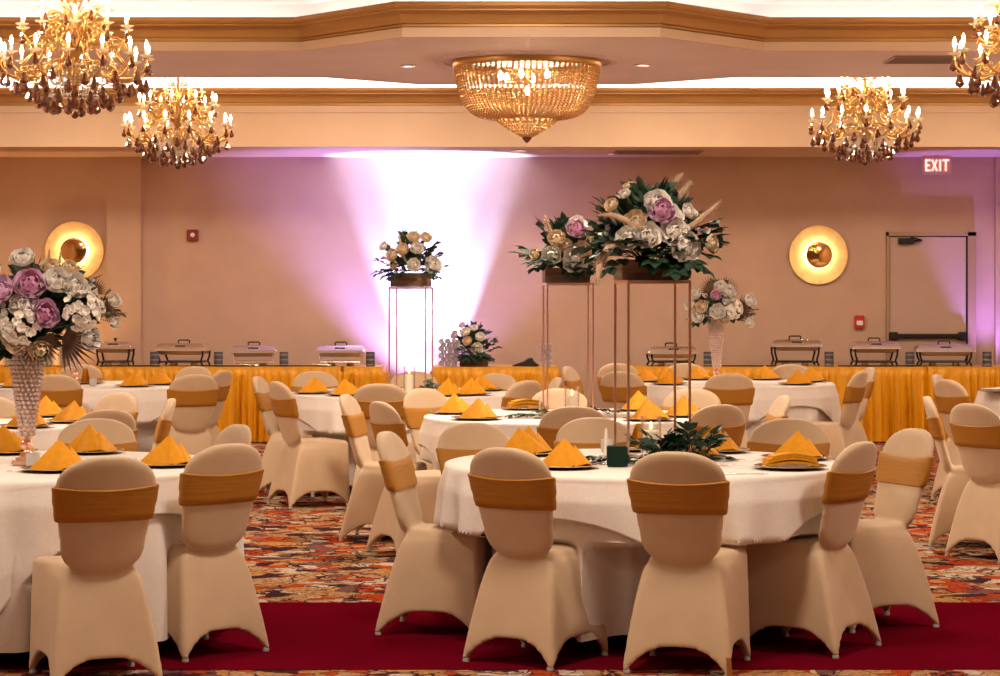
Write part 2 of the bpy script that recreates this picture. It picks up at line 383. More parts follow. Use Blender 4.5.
def sconce(xp, row, label):
    t = thing('wall_sconce', label, 'wall light', (px(xp, WB), WB, wallz(row)))
    Rm = Matrix.Rotation(PI/2, 3, 'X')
    MB().lathe([(0, .0), (.30, .0), (.325, .035), (.322, .045), (.25, .036), (.15, .028), (0, .026)], 64, M=Rm).build('gold_dish', m_sconce, t)
    MB().lathe([(0, .085), (.140, .085), (.145, .092), (.140, .100), (.12, .104), (0, .107)], 48, M=Rm).build('centre_disc', m_mirror, t)
    MB().lathe([(.118, .062), (.130, .062), (.130, .082), (.118, .082), (.118, .062)], 48, M=Rm, cap=False).build('light_ring', mat('ring_lamp', (1, .8, .5), .4, emit=(1, .76, .46), estr=60), t)
    MB().lathe([(0, .02), (.03, .02), (.03, .087), (0, .087)], 16, M=Rm).build('spacer', m_gold, t)
sconce(75, 251, 'round gold wall light with a glowing ring, half behind the flowers on the left')
sconce(818, 255, 'round gold wall light with a glowing ring, on the wall left of the door')

# uplights on the floor behind the buffet
def par(X, Y, label, e, col, tilt=0, size=math.radians(52)):
    t = thing('stage_uplight', label, 'stage light', (X, Y, 0))
    b = MB(); b.box((0, 0, .01), (.2, .14, .02), .005); b.tube([(-.09, 0, .02), (-.09, 0, .14)], .008, 6); b.tube([(.09, 0, .02), (.09, 0, .14)], .008, 6); b.build('yoke', m_blackmetal, t)
    b = MB(); b.lathe([(.05, .05), (.075, .07), (.08, .2), (.072, .2), (.06, .12), (.0, .11)], 20); b.build('lamp_can', m_blackmetal, t)
    light('uplight_lamp', 'SPOT', (X, Y, .22), e, col, (PI+tilt, 0, 0), spot_size=size, spot_blend=.55, shadow_soft_size=.04)
par(px(412, 23.9), 23.93, 'black uplight on the floor below the purple glow on the wall, left of the pair', 3600, (.34, .46, 1), -.03, math.radians(40))
par(px(446, 23.9), 23.93, 'black uplight on the floor below the purple glow on the wall, right of the pair', 3600, (.34, .46, 1), -.03, math.radians(40))
par(px(429, 23.6), 23.6, 'black wide floor uplight in front of the pair below the purple glow', 1150, (.36, .27, 1), -.25, math.radians(95))
par(-5.1, 23.75, 'added amber uplight, unseen on the floor behind the far left end of the buffet', 110, (1, .55, .16), .12, math.radians(125))  # extra hidden lamp, added to warm the left end of the wall
par(5.33, 23.85, 'black uplight on the floor in the right corner of the back wall', 420, (.36, .20, 1), 0, math.radians(50))

# ------------------------------------------------------------------ spandex covered chair
def sup(n, a, hw, ht, e=3.2):
    c, s = math.cos(a), math.sin(a)
    return (hw*abs(c)**(2/e)*(1 if c >= 0 else -1), ht*abs(s)**(2/e)*(1 if s >= 0 else -1))
def back_y(z): return -.146-.135*max(0, (z-.44))/.475
def back_hw(z):
    if z > .775: t = (z-.775)/.140; w_ = .205*(1-min(1, t)**2.5)**(1/2.2)
    elif z > .56: w_ = .172+(.205-.172)*((z-.56)/.215)
    else: t = (.56-z)/.125; w_ = .172*max(.0, 1-min(1, t)**2.4)**(1/2.2)
    return max(w_, .02)
def back_ring(z, off=0, n=32, zoff=None):
    hw, ht = back_hw(z)+off, .031+off
    if z < .49: ht *= max(.35, math.sqrt(max(0, 1-((.49-z)/.056)**2)))
    if z > .87: ht *= max(.45, math.sqrt(max(0, 1-((z-.87)/.06)**2)))
    out = []
    for k in range(n):
        x, y = sup(n, 2*PI*k/n, hw, ht, 2.6)
        zz = z+(zoff(x) if zoff else 0)
        out.append((x, back_y(zz)+y+.5*x*x, zz))
    return out
def remesh(mb, voxel, smooth, mtl, name):
    bmesh.ops.recalc_face_normals(mb.bm, faces=mb.bm.faces)
    me = bpy.data.meshes.new('tmp'); mb.bm.to_mesh(me); mb.bm.free()
    o = bpy.data.objects.new('tmp', me); COL.objects.link(o)
    r = o.modifiers.new('r', 'REMESH'); r.mode = 'VOXEL'; r.voxel_size = voxel
    s = o.modifiers.new('s', 'SMOOTH'); s.factor = .5; s.iterations = smooth
    dg = bpy.context.evaluated_depsgraph_get(); dg.update()
    res = bpy.data.meshes.new_from_object(o.evaluated_get(dg)); res.name = name
    bpy.data.objects.remove(o); res.materials.clear(); res.materials.append(mtl)
    for v in res.vertices:
        if v.co.z < .006: v.co.z = .006
    res.polygons.foreach_set('use_smooth', [True]*len(res.polygons)); res.update()
    return res
def cover_mesh():
    mb = MB(); NS = 12
    def ringpts(z, inset=0, arch=None):
        k = max(0, min(1, 1-z/.46)); wr = .134+.099*k**.55; wf = .212+.012*k; yr = -.138-.137*k**.75; yf = .215+.01*k
        cr = [(-wr, yr), (wr, yr), (wf, yf), (-wf, yf)]; cx, cy = 0, (yr+yf)/2
        pts = []
        for i in range(4):
            A, B = Vector(cr[i]), Vector(cr[(i+1) % 4]); t = (B-A).normalized(); nrm = Vector((-t.y, t.x))   # inward
            for j in range(NS):
                u = (j+.5)/NS; q = A.lerp(B, u); s_ = 2*u-1
                dist = .012*(1-s_*s_)*(.4+k)
                p = q+nrm*(dist+inset); c_ = .022                    # soft corners
                if abs(s_) > 1-2*c_/(B-A).length: pass
                pts.append((p.x, p.y, s_))
        return pts
    rows = []
    levels = 12
    def arch(s_): return -.022+.135*(1-abs(s_)**3.0)
    base = ringpts(.46)
    for l in range(levels+1):
        f = l/levels; row = []
        for q in range(4*NS):
            zs = .46*(1-f)+arch(base[q][2])*f
            p = ringpts(zs)[q]; row.append((p[0], p[1], zs))
        rows.append(row)
    # seat top dome
    top = []
    for sc, zz in ((.0, .485), (.6, .484), (.88, .478), (.97, .470)):
        top.append([(base[q][0]*sc if sc else 0, .02+(base[q][1]-.02)*sc, zz) for q in range(4*NS)])
    top[0] = [(x*.02 if False else base[q][0]*.02, .02+(base[q][1]-.02)*.02, z) for q, (x, y, z) in enumerate(top[0])]
    inner = []
    for f in (0, .25, .6, 1):
        row = []
        for q in range(4*NS):
            za = arch(base[q][2]); zs = za+(.40-za)*f; p = ringpts(zs, .024)[q]; row.append((p[0], p[1], zs))
        inner.append(row)
    mb.quad_grid(top+rows+inner, True, True, True)
    zs = [.4355, .438, .442]+[.447+.468*i/26 for i in range(27)]
    zs = [z for z in zs if z < .90]+[.900, .908, .913]
    mb.quad_grid([back_ring(z) for z in zs], True, True, True)
    return remesh(mb, .0088, 7, m_cover, 'chair_cover')
SEED = random.Random(5)
me_cover = cover_mesh()
def make_chair():
    t = thing('banquet_chair', 'x', 'chair')
    link('chair_cover', me_cover, t)
    rows = []
    zo = lambda x: -.014*(1-(x/.2)**2)
    for z, off in ((.656, .001), (.660, .0085), (.685, .0105), (.708, .008), (.735, .0105), (.765, .008), (.790, .0098), (.796, .001)):
        rows.append(back_ring(z, off, 48, (lambda x, z=z: zo(x) if z > .74 else -.003)))
    rows.append(rows[0]); b = MB(); b.quad_grid(rows, True); b.build('sash', m_sash, t, smooth=60)
    for sx in (-1, 1):
        for (x, y) in ((.208, -.250), (.204, .203)):
            b = MB(); b.lathe([(.0, .0), (.012, .0), (.0145, .003), (.0145, .013), (.010, .020), (.010, .04), (0, .04)], 12, (sx*x, y, 0)); b.build('foot', m_foot, t)
    return t
BK = .2775
# (label, px, row of the top of the back, facing degrees: 0 away from camera, 90 to the right)
CH_L = [
 ('front left table, its chair nearest the camera, seen straight from behind', 109, 456, -23),
 ('front left table, second chair along its right front edge, beside the nearest chair', 230, 443, -42),
 ('front centre table, left one of the two seen from behind', 504, 447, 33),
 ('front centre table, straight behind the green box, brass leg tip showing', 675, 451, 17),
 ('front centre table, right front side, angled left, shell-like side view', 863, 441, -55),
 ('front centre table, far right end, gathered gold sash lit in front', 916, 428, -113),
 ('front centre table, left end, side view with seat to the right', 385, 431, 103),
 ('front centre table, far left corner, facing the camera with wide sash', 470, 422, 152),
 ('front centre table, far side, behind the white taper', 593, 417, 174),
 ('front centre table, far right side, behind the double napkins', 790, 418, -163),
 ('front left table, far right side, pale pinkish top edge behind another chair', 240, 424, -120),
 ('front left table, far side, pinkish face behind a single gold napkin', 98, 418, 178),
 ('middle left table, back to camera, just above the pinkish chair', 108, 409, -38),
 ('middle left table, cropped by the left photo edge', -12, 396, 170),
 ('middle left table, far right side, cream face below the back left table', 121, 392, -142),
 ('middle left table, right side, narrow side view with bright gold sash', 172, 398, -100),
 ('back left table, far side, behind the thin crystal vase', 81, 364, 180),
 ('back left table, back to camera, behind the big crystal vase', 55, 374, 0),
 ('back left table, front right, full back with two-fold sash', 195, 374, -22),
 ('back left table, far right, only its top showing above another chair', 196, 366, -150),
 ('back left table, right end, narrow tilted side view', 224, 370, -72),
 ('back centre table, left end, very narrow with sunlit gold sash', 257, 376, 97),
 ('back centre table, left front, turned right showing its whole side and seat', 276, 381, 62),
 ('back centre table, far left, facing the camera behind two napkins', 314, 371, 158),
 ('middle centre table, left end, leaning narrow side view with gold sash', 345, 394, 100),
 ('back centre table, front, wide brown-shaded back', 380, 383, 4),
 ('middle centre table, left front, half turned right', 379, 401, 62),
 ('middle centre table, far left, facing camera with gathered gold sash', 422, 388, 138),
 ('back centre table, far side, behind the candle and copper stand', 414, 371, 178),
 ('back centre table, front right, back turned to camera', 528, 380, -48),
 ('back centre table, far right, facing camera behind napkins', 498, 373, -150),
 ('middle centre table, far side, behind its candle', 559, 388, 180),
 ('back right table, left end, small tilted top near the wall', 567, 366, 108),
 ('back centre table, right end, thin pale edge', 558, 377, -96),
 ('middle centre table, far right, facing camera behind the copper rods', 693, 388, -165),
 ('middle centre table, nearest side, wide back in shade left of the copper rods', 574, 406, 2),
 ('middle centre table, right front, shaded back behind the upright napkin', 721, 404, -30),
 ('middle centre table, right end, thin pale side before the cloth behind', 785, 395, -96),
 ('back right table, far left, pale top rising above another chair', 617, 363, 165),
 ('back right table, left front, back turned to camera behind the copper rods', 620, 371, 28),
 ('back right table, far side, behind the gold copper rods', 685, 363, 180),
 ('back right table, nearest side, wide shaded back right of the copper rods', 730, 373, -3),
 ('back right table, far right, facing camera below the chafing dish', 791, 364, -172),
 ('back right table, right front, turned left, its seat showing on the left', 862, 371, -62),
 ('back right table, right end, half hidden behind another chair', 871, 367, -97),
 ('far right cropped table, left end, pale face partly behind another chair', 936, 374, 112),
 ('far right cropped table, left front, tall shaded back', 946, 379, 66),
 ('middle right cropped table, far left, small pale side view with gold sash', 927, 396, 102),
 ('middle right cropped table, left front, full side with dark sash', 970, 403, 56),
]
CHAIRS = []
for i, (lb, xp, row, ang) in enumerate(CH_L):
    d = F*(CH-.915)/(row-H0); X = px(xp, d); a = math.radians(ang)
    f = Vector((math.sin(a), math.cos(a))); CHAIRS.append([X+f.x*BK, d+f.y*BK, ang, lb])
c0 = make_chair(); tr = tree_list(c0)
for i, (x, y, ang, lb) in enumerate(CHAIRS):
    lab = 'covered chair, '+lb
    if i == 0: c0.location = (x, y, 0); c0.rotation_euler.z = -math.radians(ang); c0['label'] = lab; c0['group'] = 'covered banquet chairs around the round tables'
    else: dup(tr, (x, y, 0), -math.radians(ang), lab)

bl = MB(); bl.tube([(.222, -.262, 0), (.216, -.256, .085)], .011, 12)
c4 = [o for o in COL.objects if o.get('label', '').endswith('brass leg tip showing')][0]
tag(bl.build('leg', m_leg, c4), 'bare brass leg tip below the cover')
# ------------------------------------------------------------------ tables with two cloths
TH = .77
TABLES = [('front left', -2.13, 9.95, 47), ('front centre', .66, 10.12, -28), ('middle left', -3.2, 13.3, 20), ('middle centre', .43, 14.0, 8),
          ('back left', -3.45, 18.7, -25), ('back centre', -.75, 17.3, 25), ('back right', 2.0, 19.2, 35), ('far right cropped', 4.76, 17.6, 10), ('middle right cropped', 3.95, 13.4, 15)]
R0 = .90
def seat_limit(cx, cy, R):
    """smallest radius, per direction, at which a chair seat begins"""
    n = 360; lim = [9]*n
    for (x, y, ang, _) in CHAIRS:
        if math.hypot(x-cx, y-cy) > 1.7: continue
        a = math.radians(ang); f = Vector((math.sin(a), math.cos(a))); r = Vector((f.y, -f.x))
        for i in range(n):
            dv = Vector((math.cos(2*PI*i/n), math.sin(2*PI*i/n)))
            for k in range(20, 60):
                rr = k*.025; p = Vector((cx, cy))+dv*rr-Vector((x, y))
                if abs(p.dot(r)) < .255 and -.33 < p.dot(f) < .255: lim[i] = min(lim[i], rr); break
    sm = []
    for i in range(n):
        sm.append(min(lim[(i+j) % n]+.004*j*j for j in range(-9, 10)))
    return sm
def cloth(cx, cy, rot, square, seed):
    rnd = random.Random(seed); n = 300; rows = []
    lim = seat_limit(cx, cy, R0)
    ph = [rnd.uniform(0, 6.28) for _ in range(4)]; k1, k2, k3 = (9+seed % 3, 15+seed % 4, 29)
    off = .014 if square else 0
    th = TH+(.004 if square else 0)
    for rr in (.02, .3, .6, .8, .887):
        rows.append([(rr*math.cos(2*PI*i/n), rr*math.sin(2*PI*i/n), th) for i in range(n)])
    D = 26
    for l in range(D+1):
        row = []
        for i in range(n):
            a = 2*PI*i/n
            if square:
                b_ = (a-math.radians(rot)+PI/4) % (PI/2)-PI/4; L_ = 1.07/math.cos(b_)
                L_ = min(L_, 1.49)
                drop = L_-R0+.012*math.sin(3*a+ph[0]); drop = max(.05, drop)
            else: drop = TH-.075
            s_ = drop*l/D
            if s_ < .02: r = R0-.012+.012*math.sin(s_/.02*PI/2)+off; z = th-.012*(1-math.cos(s_/.02*PI/2))
            else: r = R0+off; z = th-.012-(s_-.02)
            q = max(0, s_-.03)
            amp = (.040 if not square else .034)*min(1, q/.35)
            wv = math.sin(k1*a+ph[1]+.8*math.sin(2*a+ph[0]))+.6*math.sin(k2*a+ph[2])+.3*math.sin(k3*a+ph[3])
            dip = max(0, (drop-.17)/.42) if square else 0
            r += amp*wv*.75*(.5 if square else 1)+(.030*min(1, q/.7)) + (.020*min(1, q/.08) if square else 0) + dip*.035*math.sin(26*a+ph[1])*min(1, q/.25)
            zt = max(z, .06)
            lm = lim[i]-(.012 if square else .035)
            if zt < .505:
                t_ = min(1, (.505-zt)/.05); t_ = t_*t_*(3-2*t_)
                if r > lm: r = r+(max(lm, .45)-r)*t_
            row.append((r*math.cos(a), r*math.sin(a), zt))
        rows.append(row)
    b = MB(); b.quad_grid([[(x+cx, y+cy, z) for x, y, z in r] for r in rows], True, True)
    return b
for i, (nm, cx, cy, rot) in enumerate(TABLES):
    t = thing('round_table', 'round banquet table hidden under the white cloths at the '+nm, 'table', (cx, cy, 0))
    MB().lathe([(0, TH-.035), (R0-.035, TH-.035), (R0-.03, TH-.02), (R0-.035, TH-.006), (0, TH-.006)], 48).build('tabletop', m_wood, t)
    for k in range(4):
        a = PI/4+k*PI/2; MB().tube([(.42*math.cos(a), .42*math.sin(a), 0), (.38*math.cos(a), .38*math.sin(a), TH-.03)], .016, 8).build('leg', m_blackmetal, t)
    o = cloth(cx, cy, rot, False, i+3).build('round_tablecloth', m_cloth, smooth=60)
    tag(o, 'floor-length white under cloth on the %s table' % nm, 'tablecloth', 'white floor-length under cloths')
    o = cloth(cx, cy, rot, True, i+3).build('square_tablecloth', m_over, smooth=60)
    md = o.modifiers.new('solid', 'SOLIDIFY'); md.thickness = .003; md.offset = 1
    tag(o, 'white square overlay cloth with hanging corners on the %s table' % nm, 'tablecloth', 'white square overlay cloths')
TT = TH+.009

# runner
b = MB(); b.box(((WL+WR)/2, (9.07+11.04)/2, .0015), (WR-WL, 11.04-9.07, .003)); tag(b.build('carpet_runner', m_runner, smooth=0), 'plain burgundy carpet runner crossing the patterned floor under the front tables', 'carpet')

# ------------------------------------------------------------------ napkins, chargers, cutlery
def napkin_mesh(v):
    rnd = random.Random(v); b = MB(); n = 8
    P = Vector((rnd.uniform(-.015, .015), .015, .125)); A = Vector((-.115, -.055, .004)); B = Vector((.115, -.06, .004))
    Cc = Vector((rnd.uniform(-.03, .03), -.095, .004)); D1 = Vector((.075, .085, .004)); D2 = Vector((-.08, .085, .004))
    def face(P, A, B, dent, out):
        c = (P+A+B)/3; nn = (A-P).cross(B-P).normalized()
        if nn.dot(out) < 0: nn = -nn
        rows = []
        for i in range(n+1):
            u = i/n; row = []
            for j in range(n+1):
                w_ = j/n; e = A.lerp(B, w_); p = P.lerp(e, u)
                k = 4*w_*(1-w_)*u; p = p+nn*(dent*k + .004*math.sin(9*w_+v)*u*k); row.append(p)
            rows.append(row)
        for k_ in range(2):
            off = -nn*.004*k_
            b.quad_grid([[q+off for q in row] for row in rows])
    face(P, A, Cc, -.014, Vector((-1, -1, .3))); face(P, Cc, B, .014, Vector((1, -1, .3)))
    face(P, B, D1, -.018, Vector((1, .3, .2))); face(P, D1, D2, -.01, Vector((0, 1, .2))); face(P, D2, A, -.012, Vector((-1, .3, .2)))
    # the loose second fold beside the peak
    P2 = P+Vector((.045, .01, -.032)); face(P2, Cc+Vector((.02, -.006, 0)), B+Vector((.016, .006, 0)), .012, Vector((1, -1, .3)))
    face(P2, B+Vector((.016, .006, 0)), D1+Vector((.02, 0, 0)), -.004, Vector((1, .3, .2)))
    bmesh.ops.remove_doubles(b.bm, verts=b.bm.verts, dist=.0004)
    return b
def flat_napkin():
    b = MB()
    for k, (z, sx) in enumerate(((.0, .12), (.012, .115), (.024, .11), (.036, .09))):
        rows = []
        for i in range(9):
            u = i/8; row = []
            for j in range(17):
                a = j/16*PI; r = (sx, .05)
                row.append((sx*(2*j/16-1), -.05+.10*u, z+.012*math.sin(j/16*PI)+.008*math.sin(3*u+k)*math.sin(a)))
            rows.append(row)
        top = [[(x, y, zz+.010) for x, y, zz in row] for row in rows]
        b.quad_grid(rows); b.quad_grid(top); b.quad_grid([rows[0], top[0]]); b.quad_grid([[r_[0] for r_ in rows], [r_[0] for r_ in top]]); b.quad_grid([[r_[-1] for r_ in rows], [r_[-1] for r_ in top]])
    return b
def curl_napkin():
    b = MB(); rows = []
    for i in range(17):
        a = -2.2+i/16*4.2; r_ = .045
        rows.append([(r_*math.cos(a)*(1-.75*t)+.02*t, r_*math.sin(a)*(1-.6*t), .002+.12*t) for t in [k/10 for k in range(11)]])
    b.quad_grid(rows); b.quad_grid([[(x*.86, y*.86, z) for x, y, z in r] for r in rows]); return b
NAPM = []
for v in range(4):
    o = napkin_mesh(v).build('m', m_napkin, smooth=14); NAPM.append(o.data); bpy.data.objects.remove(o)
o = flat_napkin().build('m', m_napkin, smooth=50); NAPM.append(o.data); bpy.data.objects.remove(o)
o = curl_napkin().build('m', m_napkin, smooth=50); NAPM.append(o.data); bpy.data.objects.remove(o)
ch = thing('charger_plate', 'x', 'plate')
MB().lathe([(0, .002), (.10, .002), (.118, .005), (.160, .013), (.1615, .0145), (.158, .0155), (.118, .0085), (.10, .006), (0, .006)], 40).build('plate_body', m_charger, ch)
MB().lathe([(.1585, .0125), (.1635, .0135), (.1635, .0158), (.1585, .0162), (.1585, .0125)], 40, cap=False).build('rim', m_goldrim, ch)
CT = tree_list(ch)
def cutlery(kind):
    b = MB(); L_ = .19
    if kind == 'fork':
        b.quad_grid([[(x*w_, y, .003+z) for x in (-1, 1)] for y, w_, z in ((-.09, .007, .001), (-.04, .004, .004), (.02, .003, .007), (.04, .010, .005), (.055, .012, .002))])
        for k in range(4): b.box((-.009+.006*k, .075, .004), (.0028, .042, .0018))
        for k in range(3): pass
    elif kind == 'knife':
        b.quad_grid([[(x*w_, y, .003) for x in (-1, 1)] for y, w_ in ((-.10, .008), (-.02, .006), (.0, .009), (.09, .010), (.11, .003))])
    else:
        b.quad_grid([[(x*w_, y, .003+z) for x in (-1, 1)] for y, w_, z in ((-.09, .007, .001), (-.03, .004, .004), (.04, .004, .006))])
        b.ball((0, .062, .006), .02, 2, (1, 1.5, .25))
    o = b.build(kind, m_silver, smooth=50)
    md = o.modifiers.new('s', 'SOLIDIFY'); md.thickness = .0015
    me = bpy.data.meshes.new_from_object(o.evaluated_get(bpy.context.evaluated_depsgraph_get())); bpy.data.objects.remove(o); return me
CUT = {k: cutlery(k) for k in ('fork', 'knife', 'spoon')}
first_ch = [True]
NW = {'T1': 1, 'T2': 0, 'T3': 3, 'T7': 2, 'T5': 4, 'T4': 5, 'T6': 6, 'T8': 7}
# table, px, row of the base front, kind, rotation, how to find it
NAP = [
 ('T1', 490, 452, 0, 0, 'peeking out left behind the second chair from behind on the front centre table'),
 ('T1', 522, 456, 1, .3, 'tall left one of two side by side, front centre table'),
 ('T1', 562, 469, 2, .1, 'largest one, on the front centre table left of the green box'),
 ('T1', 801, 460, 0, -.2, 'pointed one behind the flat one, right of front centre table'),
 ('T1', 795, 470, 4, .1, 'lying folded flat, nearest the right edge of front centre table'),
 ('T1', 723, 452, 1, -.4, 'tall narrow one right of the greenery, front centre table'),
 ('T1', 692, 459, 3, .2, 'small tip showing above the front chair, front centre table'),
 ('T1', 633, 448, 5, .6, 'curled upright one behind the copper rods, front centre table'),
 ('T2', 57, 472, 0, .2, 'pinkish lit one left of the nearest chair, front left table'),
 ('T2', 95, 453, 1, -.4, 'wide one lying against the pinkish chair, front left table'),
 ('T2', 166, 467, 2, 0, 'bright one between the two nearest chairs, front left table'),
 ('T2', 0, 452, 3, .3, 'cropped by the left photo edge, front left table'),
 ('T7', 47, 417, 1, 0, 'pointed one right of the big crystal vase, middle left table'),
 ('T7', 72, 423, 0, -.2, 'right one near the shaded chair, middle left table'),
 ('T7', 43, 430, 2, .2, 'front one touching the crystal vase outline, middle left table'),
 ('T5', 134, 387, 0, 0, 'left one of two on the back left table'),
 ('T5', 160, 385, 1, 0, 'right one of two on the back left table'),
 ('T5', 86, 384, 5, 2.0, 'brown curled one beside the thin vase, back left table'),
 ('T5', 3, 388, 2, 0, 'cropped one at the left photo edge, back left table'),
 ('T4', 308, 394, 0, 0, 'left one of two at the left of the back centre table'),
 ('T4', 331, 397, 1, .1, 'right one of two at the left of the back centre table'),
 ('T4', 352, 390, 5, 1.4, 'dark curled one right of the left pair, back centre table'),
 ('T4', 464, 398, 2, 0, 'tall left one of three right of the candle, back centre table'),
 ('T4', 482, 391, 3, 0, 'rear one of three right of the candle, back centre table'),
 ('T4', 502, 397, 0, 0, 'right one of three right of the candle, back centre table'),
 ('T3', 447, 414, 1, 0, 'left one of two on the left of the middle centre table'),
 ('T3', 477, 420, 0, 0, 'right one of two on the left of the middle centre table'),
 ('T3', 504, 407, 4, .3, 'lying collapsed on its plate left of the candle, middle centre table'),
 ('T3', 637, 411, 2, .2, 'tallest left one between the copper rods, middle centre table'),
 ('T3', 650, 421, 3, 0, 'one just behind the pillar candle, middle centre table'),
 ('T3', 682, 417, 0, 0, 'right one behind the right copper rods, middle centre table'),
 ('T6', 642, 382, 1, 0, 'left one of three at the left of the back right table'),
 ('T6', 657, 380, 2, 0, 'middle rear one of three at the left of the back right table'),
 ('T6', 668, 385, 0, 0, 'front one of three at the left of the back right table'),
 ('T6', 697, 380, 3, 0, 'one between the copper rods and the crystal vase, back right table'),
 ('T6', 766, 380, 1, 0, 'small one left of the chair top, back right table'),
 ('T6', 797, 385, 0, 0, 'front right one below the chafing dish, back right table'),
 ('T6', 810, 382, 2, .2, 'rear right one partly hidden, back right table'),
]
for i, (tb, xp, row, kind, rz, lb) in enumerate(NAP):
    nm, cx, cy, _ = TABLES[NW[tb]]
    d = F*(CH-TT)/(row-H0)+.07; X = px(xp, d)
    v = Vector((X-cx, d-cy)); 
    if v.length > .74: v = v.normalized()*.74; X, d = cx+v.x, cy+v.y
    o = link('napkin', NAPM[kind], None); o.location = (X, d, TT+.0085 if kind != 4 else TT+.012); o.rotation_euler.z = rz
    sc = {'T1': 1.0, 'T2': 1.05}.get(tb, 1.0); o.scale = (sc,)*3
    tag(o, 'gold napkin, '+lb, 'napkin', 'folded gold napkins on the charger plates')
    lab = 'black charger plate under the gold napkin, '+lb.replace('one of', 'of')
    lab = ' '.join(lab.split()[:16])
    if first_ch[0]: first_ch[0] = False; ch.location = (X, d, TT); ch['label'] = lab; ch['group'] = 'black charger plates'
    else: dup(CT, (X, d, TT), 0, lab, 'black charger plates')
CUTS = [
 ('fork', 545, 462, 1.2, 'lying between the two left napkins on the front centre table'), ('knife', 600, 464, 1.35, 'right of the largest napkin on the front centre table'),
 ('spoon', 746, 461, 1.3, 'left of the pointed napkin, rear of three pieces on the front centre table'), ('fork', 738, 467, 1.1, 'left of the flat napkin on the front centre table'),
 ('knife', 745, 474, 1.4, 'nearest the table edge left of the flat napkin, front centre table'), ('spoon', 500, 466, -1.2, 'behind the second chair from behind on the front centre table'),
 ('knife', 30, 471, -1.3, 'beside the small votive on the front left table'), ('fork', 140, 461, 1.2, 'between two napkins on the front left table'), ('knife', 120, 466, 1.4, 'in front of the wide napkin on the front left table'),
 ('fork', 515, 417, 1.2, 'right of the napkins on the middle centre table'), ('knife', 540, 411, 1.3, 'left of the candle on the middle centre table'), ('spoon', 612, 411, 1.2, 'right of the candle on the middle centre table'),
 ('fork', 12, 421, 1.3, 'left of the crystal vase on the middle left table'), ('fork', 112, 383, 1.3, 'left of the two napkins on the back left table'),
 ('fork', 740, 382, 1.3, 'left of the small napkin on the back right table'), ('spoon', 438, 392, 1.3, 'right of the candle on the back centre table'),
]
for k, xp, row, rz, lb in CUTS:
    d = F*(CH-TT)/(row-H0); o = link(k, CUT[k], None); o.location = (px(xp, d), d, TT); o.rotation_euler.z = rz
    tag(o, 'silver %s %s' % (k, lb), k)
# loose plate cropped at the right edge
d = F*(CH-TT)/(392-H0); dup(CT, (px(996, d), d, TT), 0, 'black charger plate at the right photo edge on the cropped far right table')

# ------------------------------------------------------------------ flowers
def petal(b, M, L_, W, curl, cup, n=4):
    rows = []
    for i in range(n+1):
        u = i/n; w_ = W*math.sin(PI*min(1, .12+.80*u))**.6; row = []
        for j in range(-2, 3):
            t = j/2; x = t*w_; y = L_*math.sin(u*curl)/curl*1.0; z = L_*(1-math.cos(u*curl))/curl
            row.append(M @ Vector((x, y-(abs(t)**2)*W*.10*u, z+cup*t*t)))
        rows.append(row)
    b.quad_grid(rows)
def rose_mesh(seed, open_=1.0, layers=(4, 5, 6, 7, 8)):
    rnd = random.Random(seed); b = MB()
    for li, n in enumerate(layers):
        f = li/(len(layers)-1); tilt = math.radians(84-60*f*open_)
        for k in range(n):
            a = 2*PI*k/n+li*.7+rnd.uniform(-.22, .22)
            M = Matrix.Rotation(a, 4, 'Z') @ Matrix.Translation((0, .006+.010*f, .004-.010*f)) @ Matrix.Rotation(tilt+rnd.uniform(-.1, .1), 4, 'X')
            petal(b, M, (.033+.016*f)*rnd.uniform(.9, 1.08), .019+.012*f, .6 if f > .6 else 1.0, .009+.003*f, 5)
    b.ball((0, 0, .015), .012, 1); return b
def mk(bld, name, m): o = bld.build(name, m, smooth=80, recalc=False); me = o.data; bpy.data.objects.remove(o); return me
ROSE = {'w': mk(rose_mesh(1), 'rose', m_white), 'c': mk(rose_mesh(2, .9), 'rose', m_peach), 'p': mk(rose_mesh(3), 'rose', m_pink), 'w2': mk(rose_mesh(6, 1.15, (5, 7, 8, 9)), 'rose', m_white)}
mm = mk(rose_mesh(4, .5, (3, 4, 4)), 'rose_heart', m_mag)
hb = MB(); rr_ = random.Random(9)
for _ in range(46):
    v = Vector((rr_.gauss(0, 1), rr_.gauss(0, 1), abs(rr_.gauss(0, 1))+.05)).normalized()*.045
    Mx = Matrix.Translation(v) @ v.to_track_quat('Z', 'Y').to_matrix().to_4x4()
    for q in range(4): petal(hb, Mx @ Matrix.Rotation(q*PI/2, 4, 'Z') @ Matrix.Rotation(.35, 4, 'X'), .016, .010, .5, .001, 2)
HYD = mk(hb, 'hydrangea', m_white)
def leaf(b, M, L_, W, n=4):
    rows = []
    for i in range(n+1):
        u = i/n; w_ = W*math.sin(PI*min(.995, .04+.95*u))**.8
        rows.append([M @ Vector((s_*w_, u*L_, -.35*u*u*L_*.5+abs(s_)*w_*.25)) for s_ in (-1, 0, 1)])
    b.quad_grid(rows)
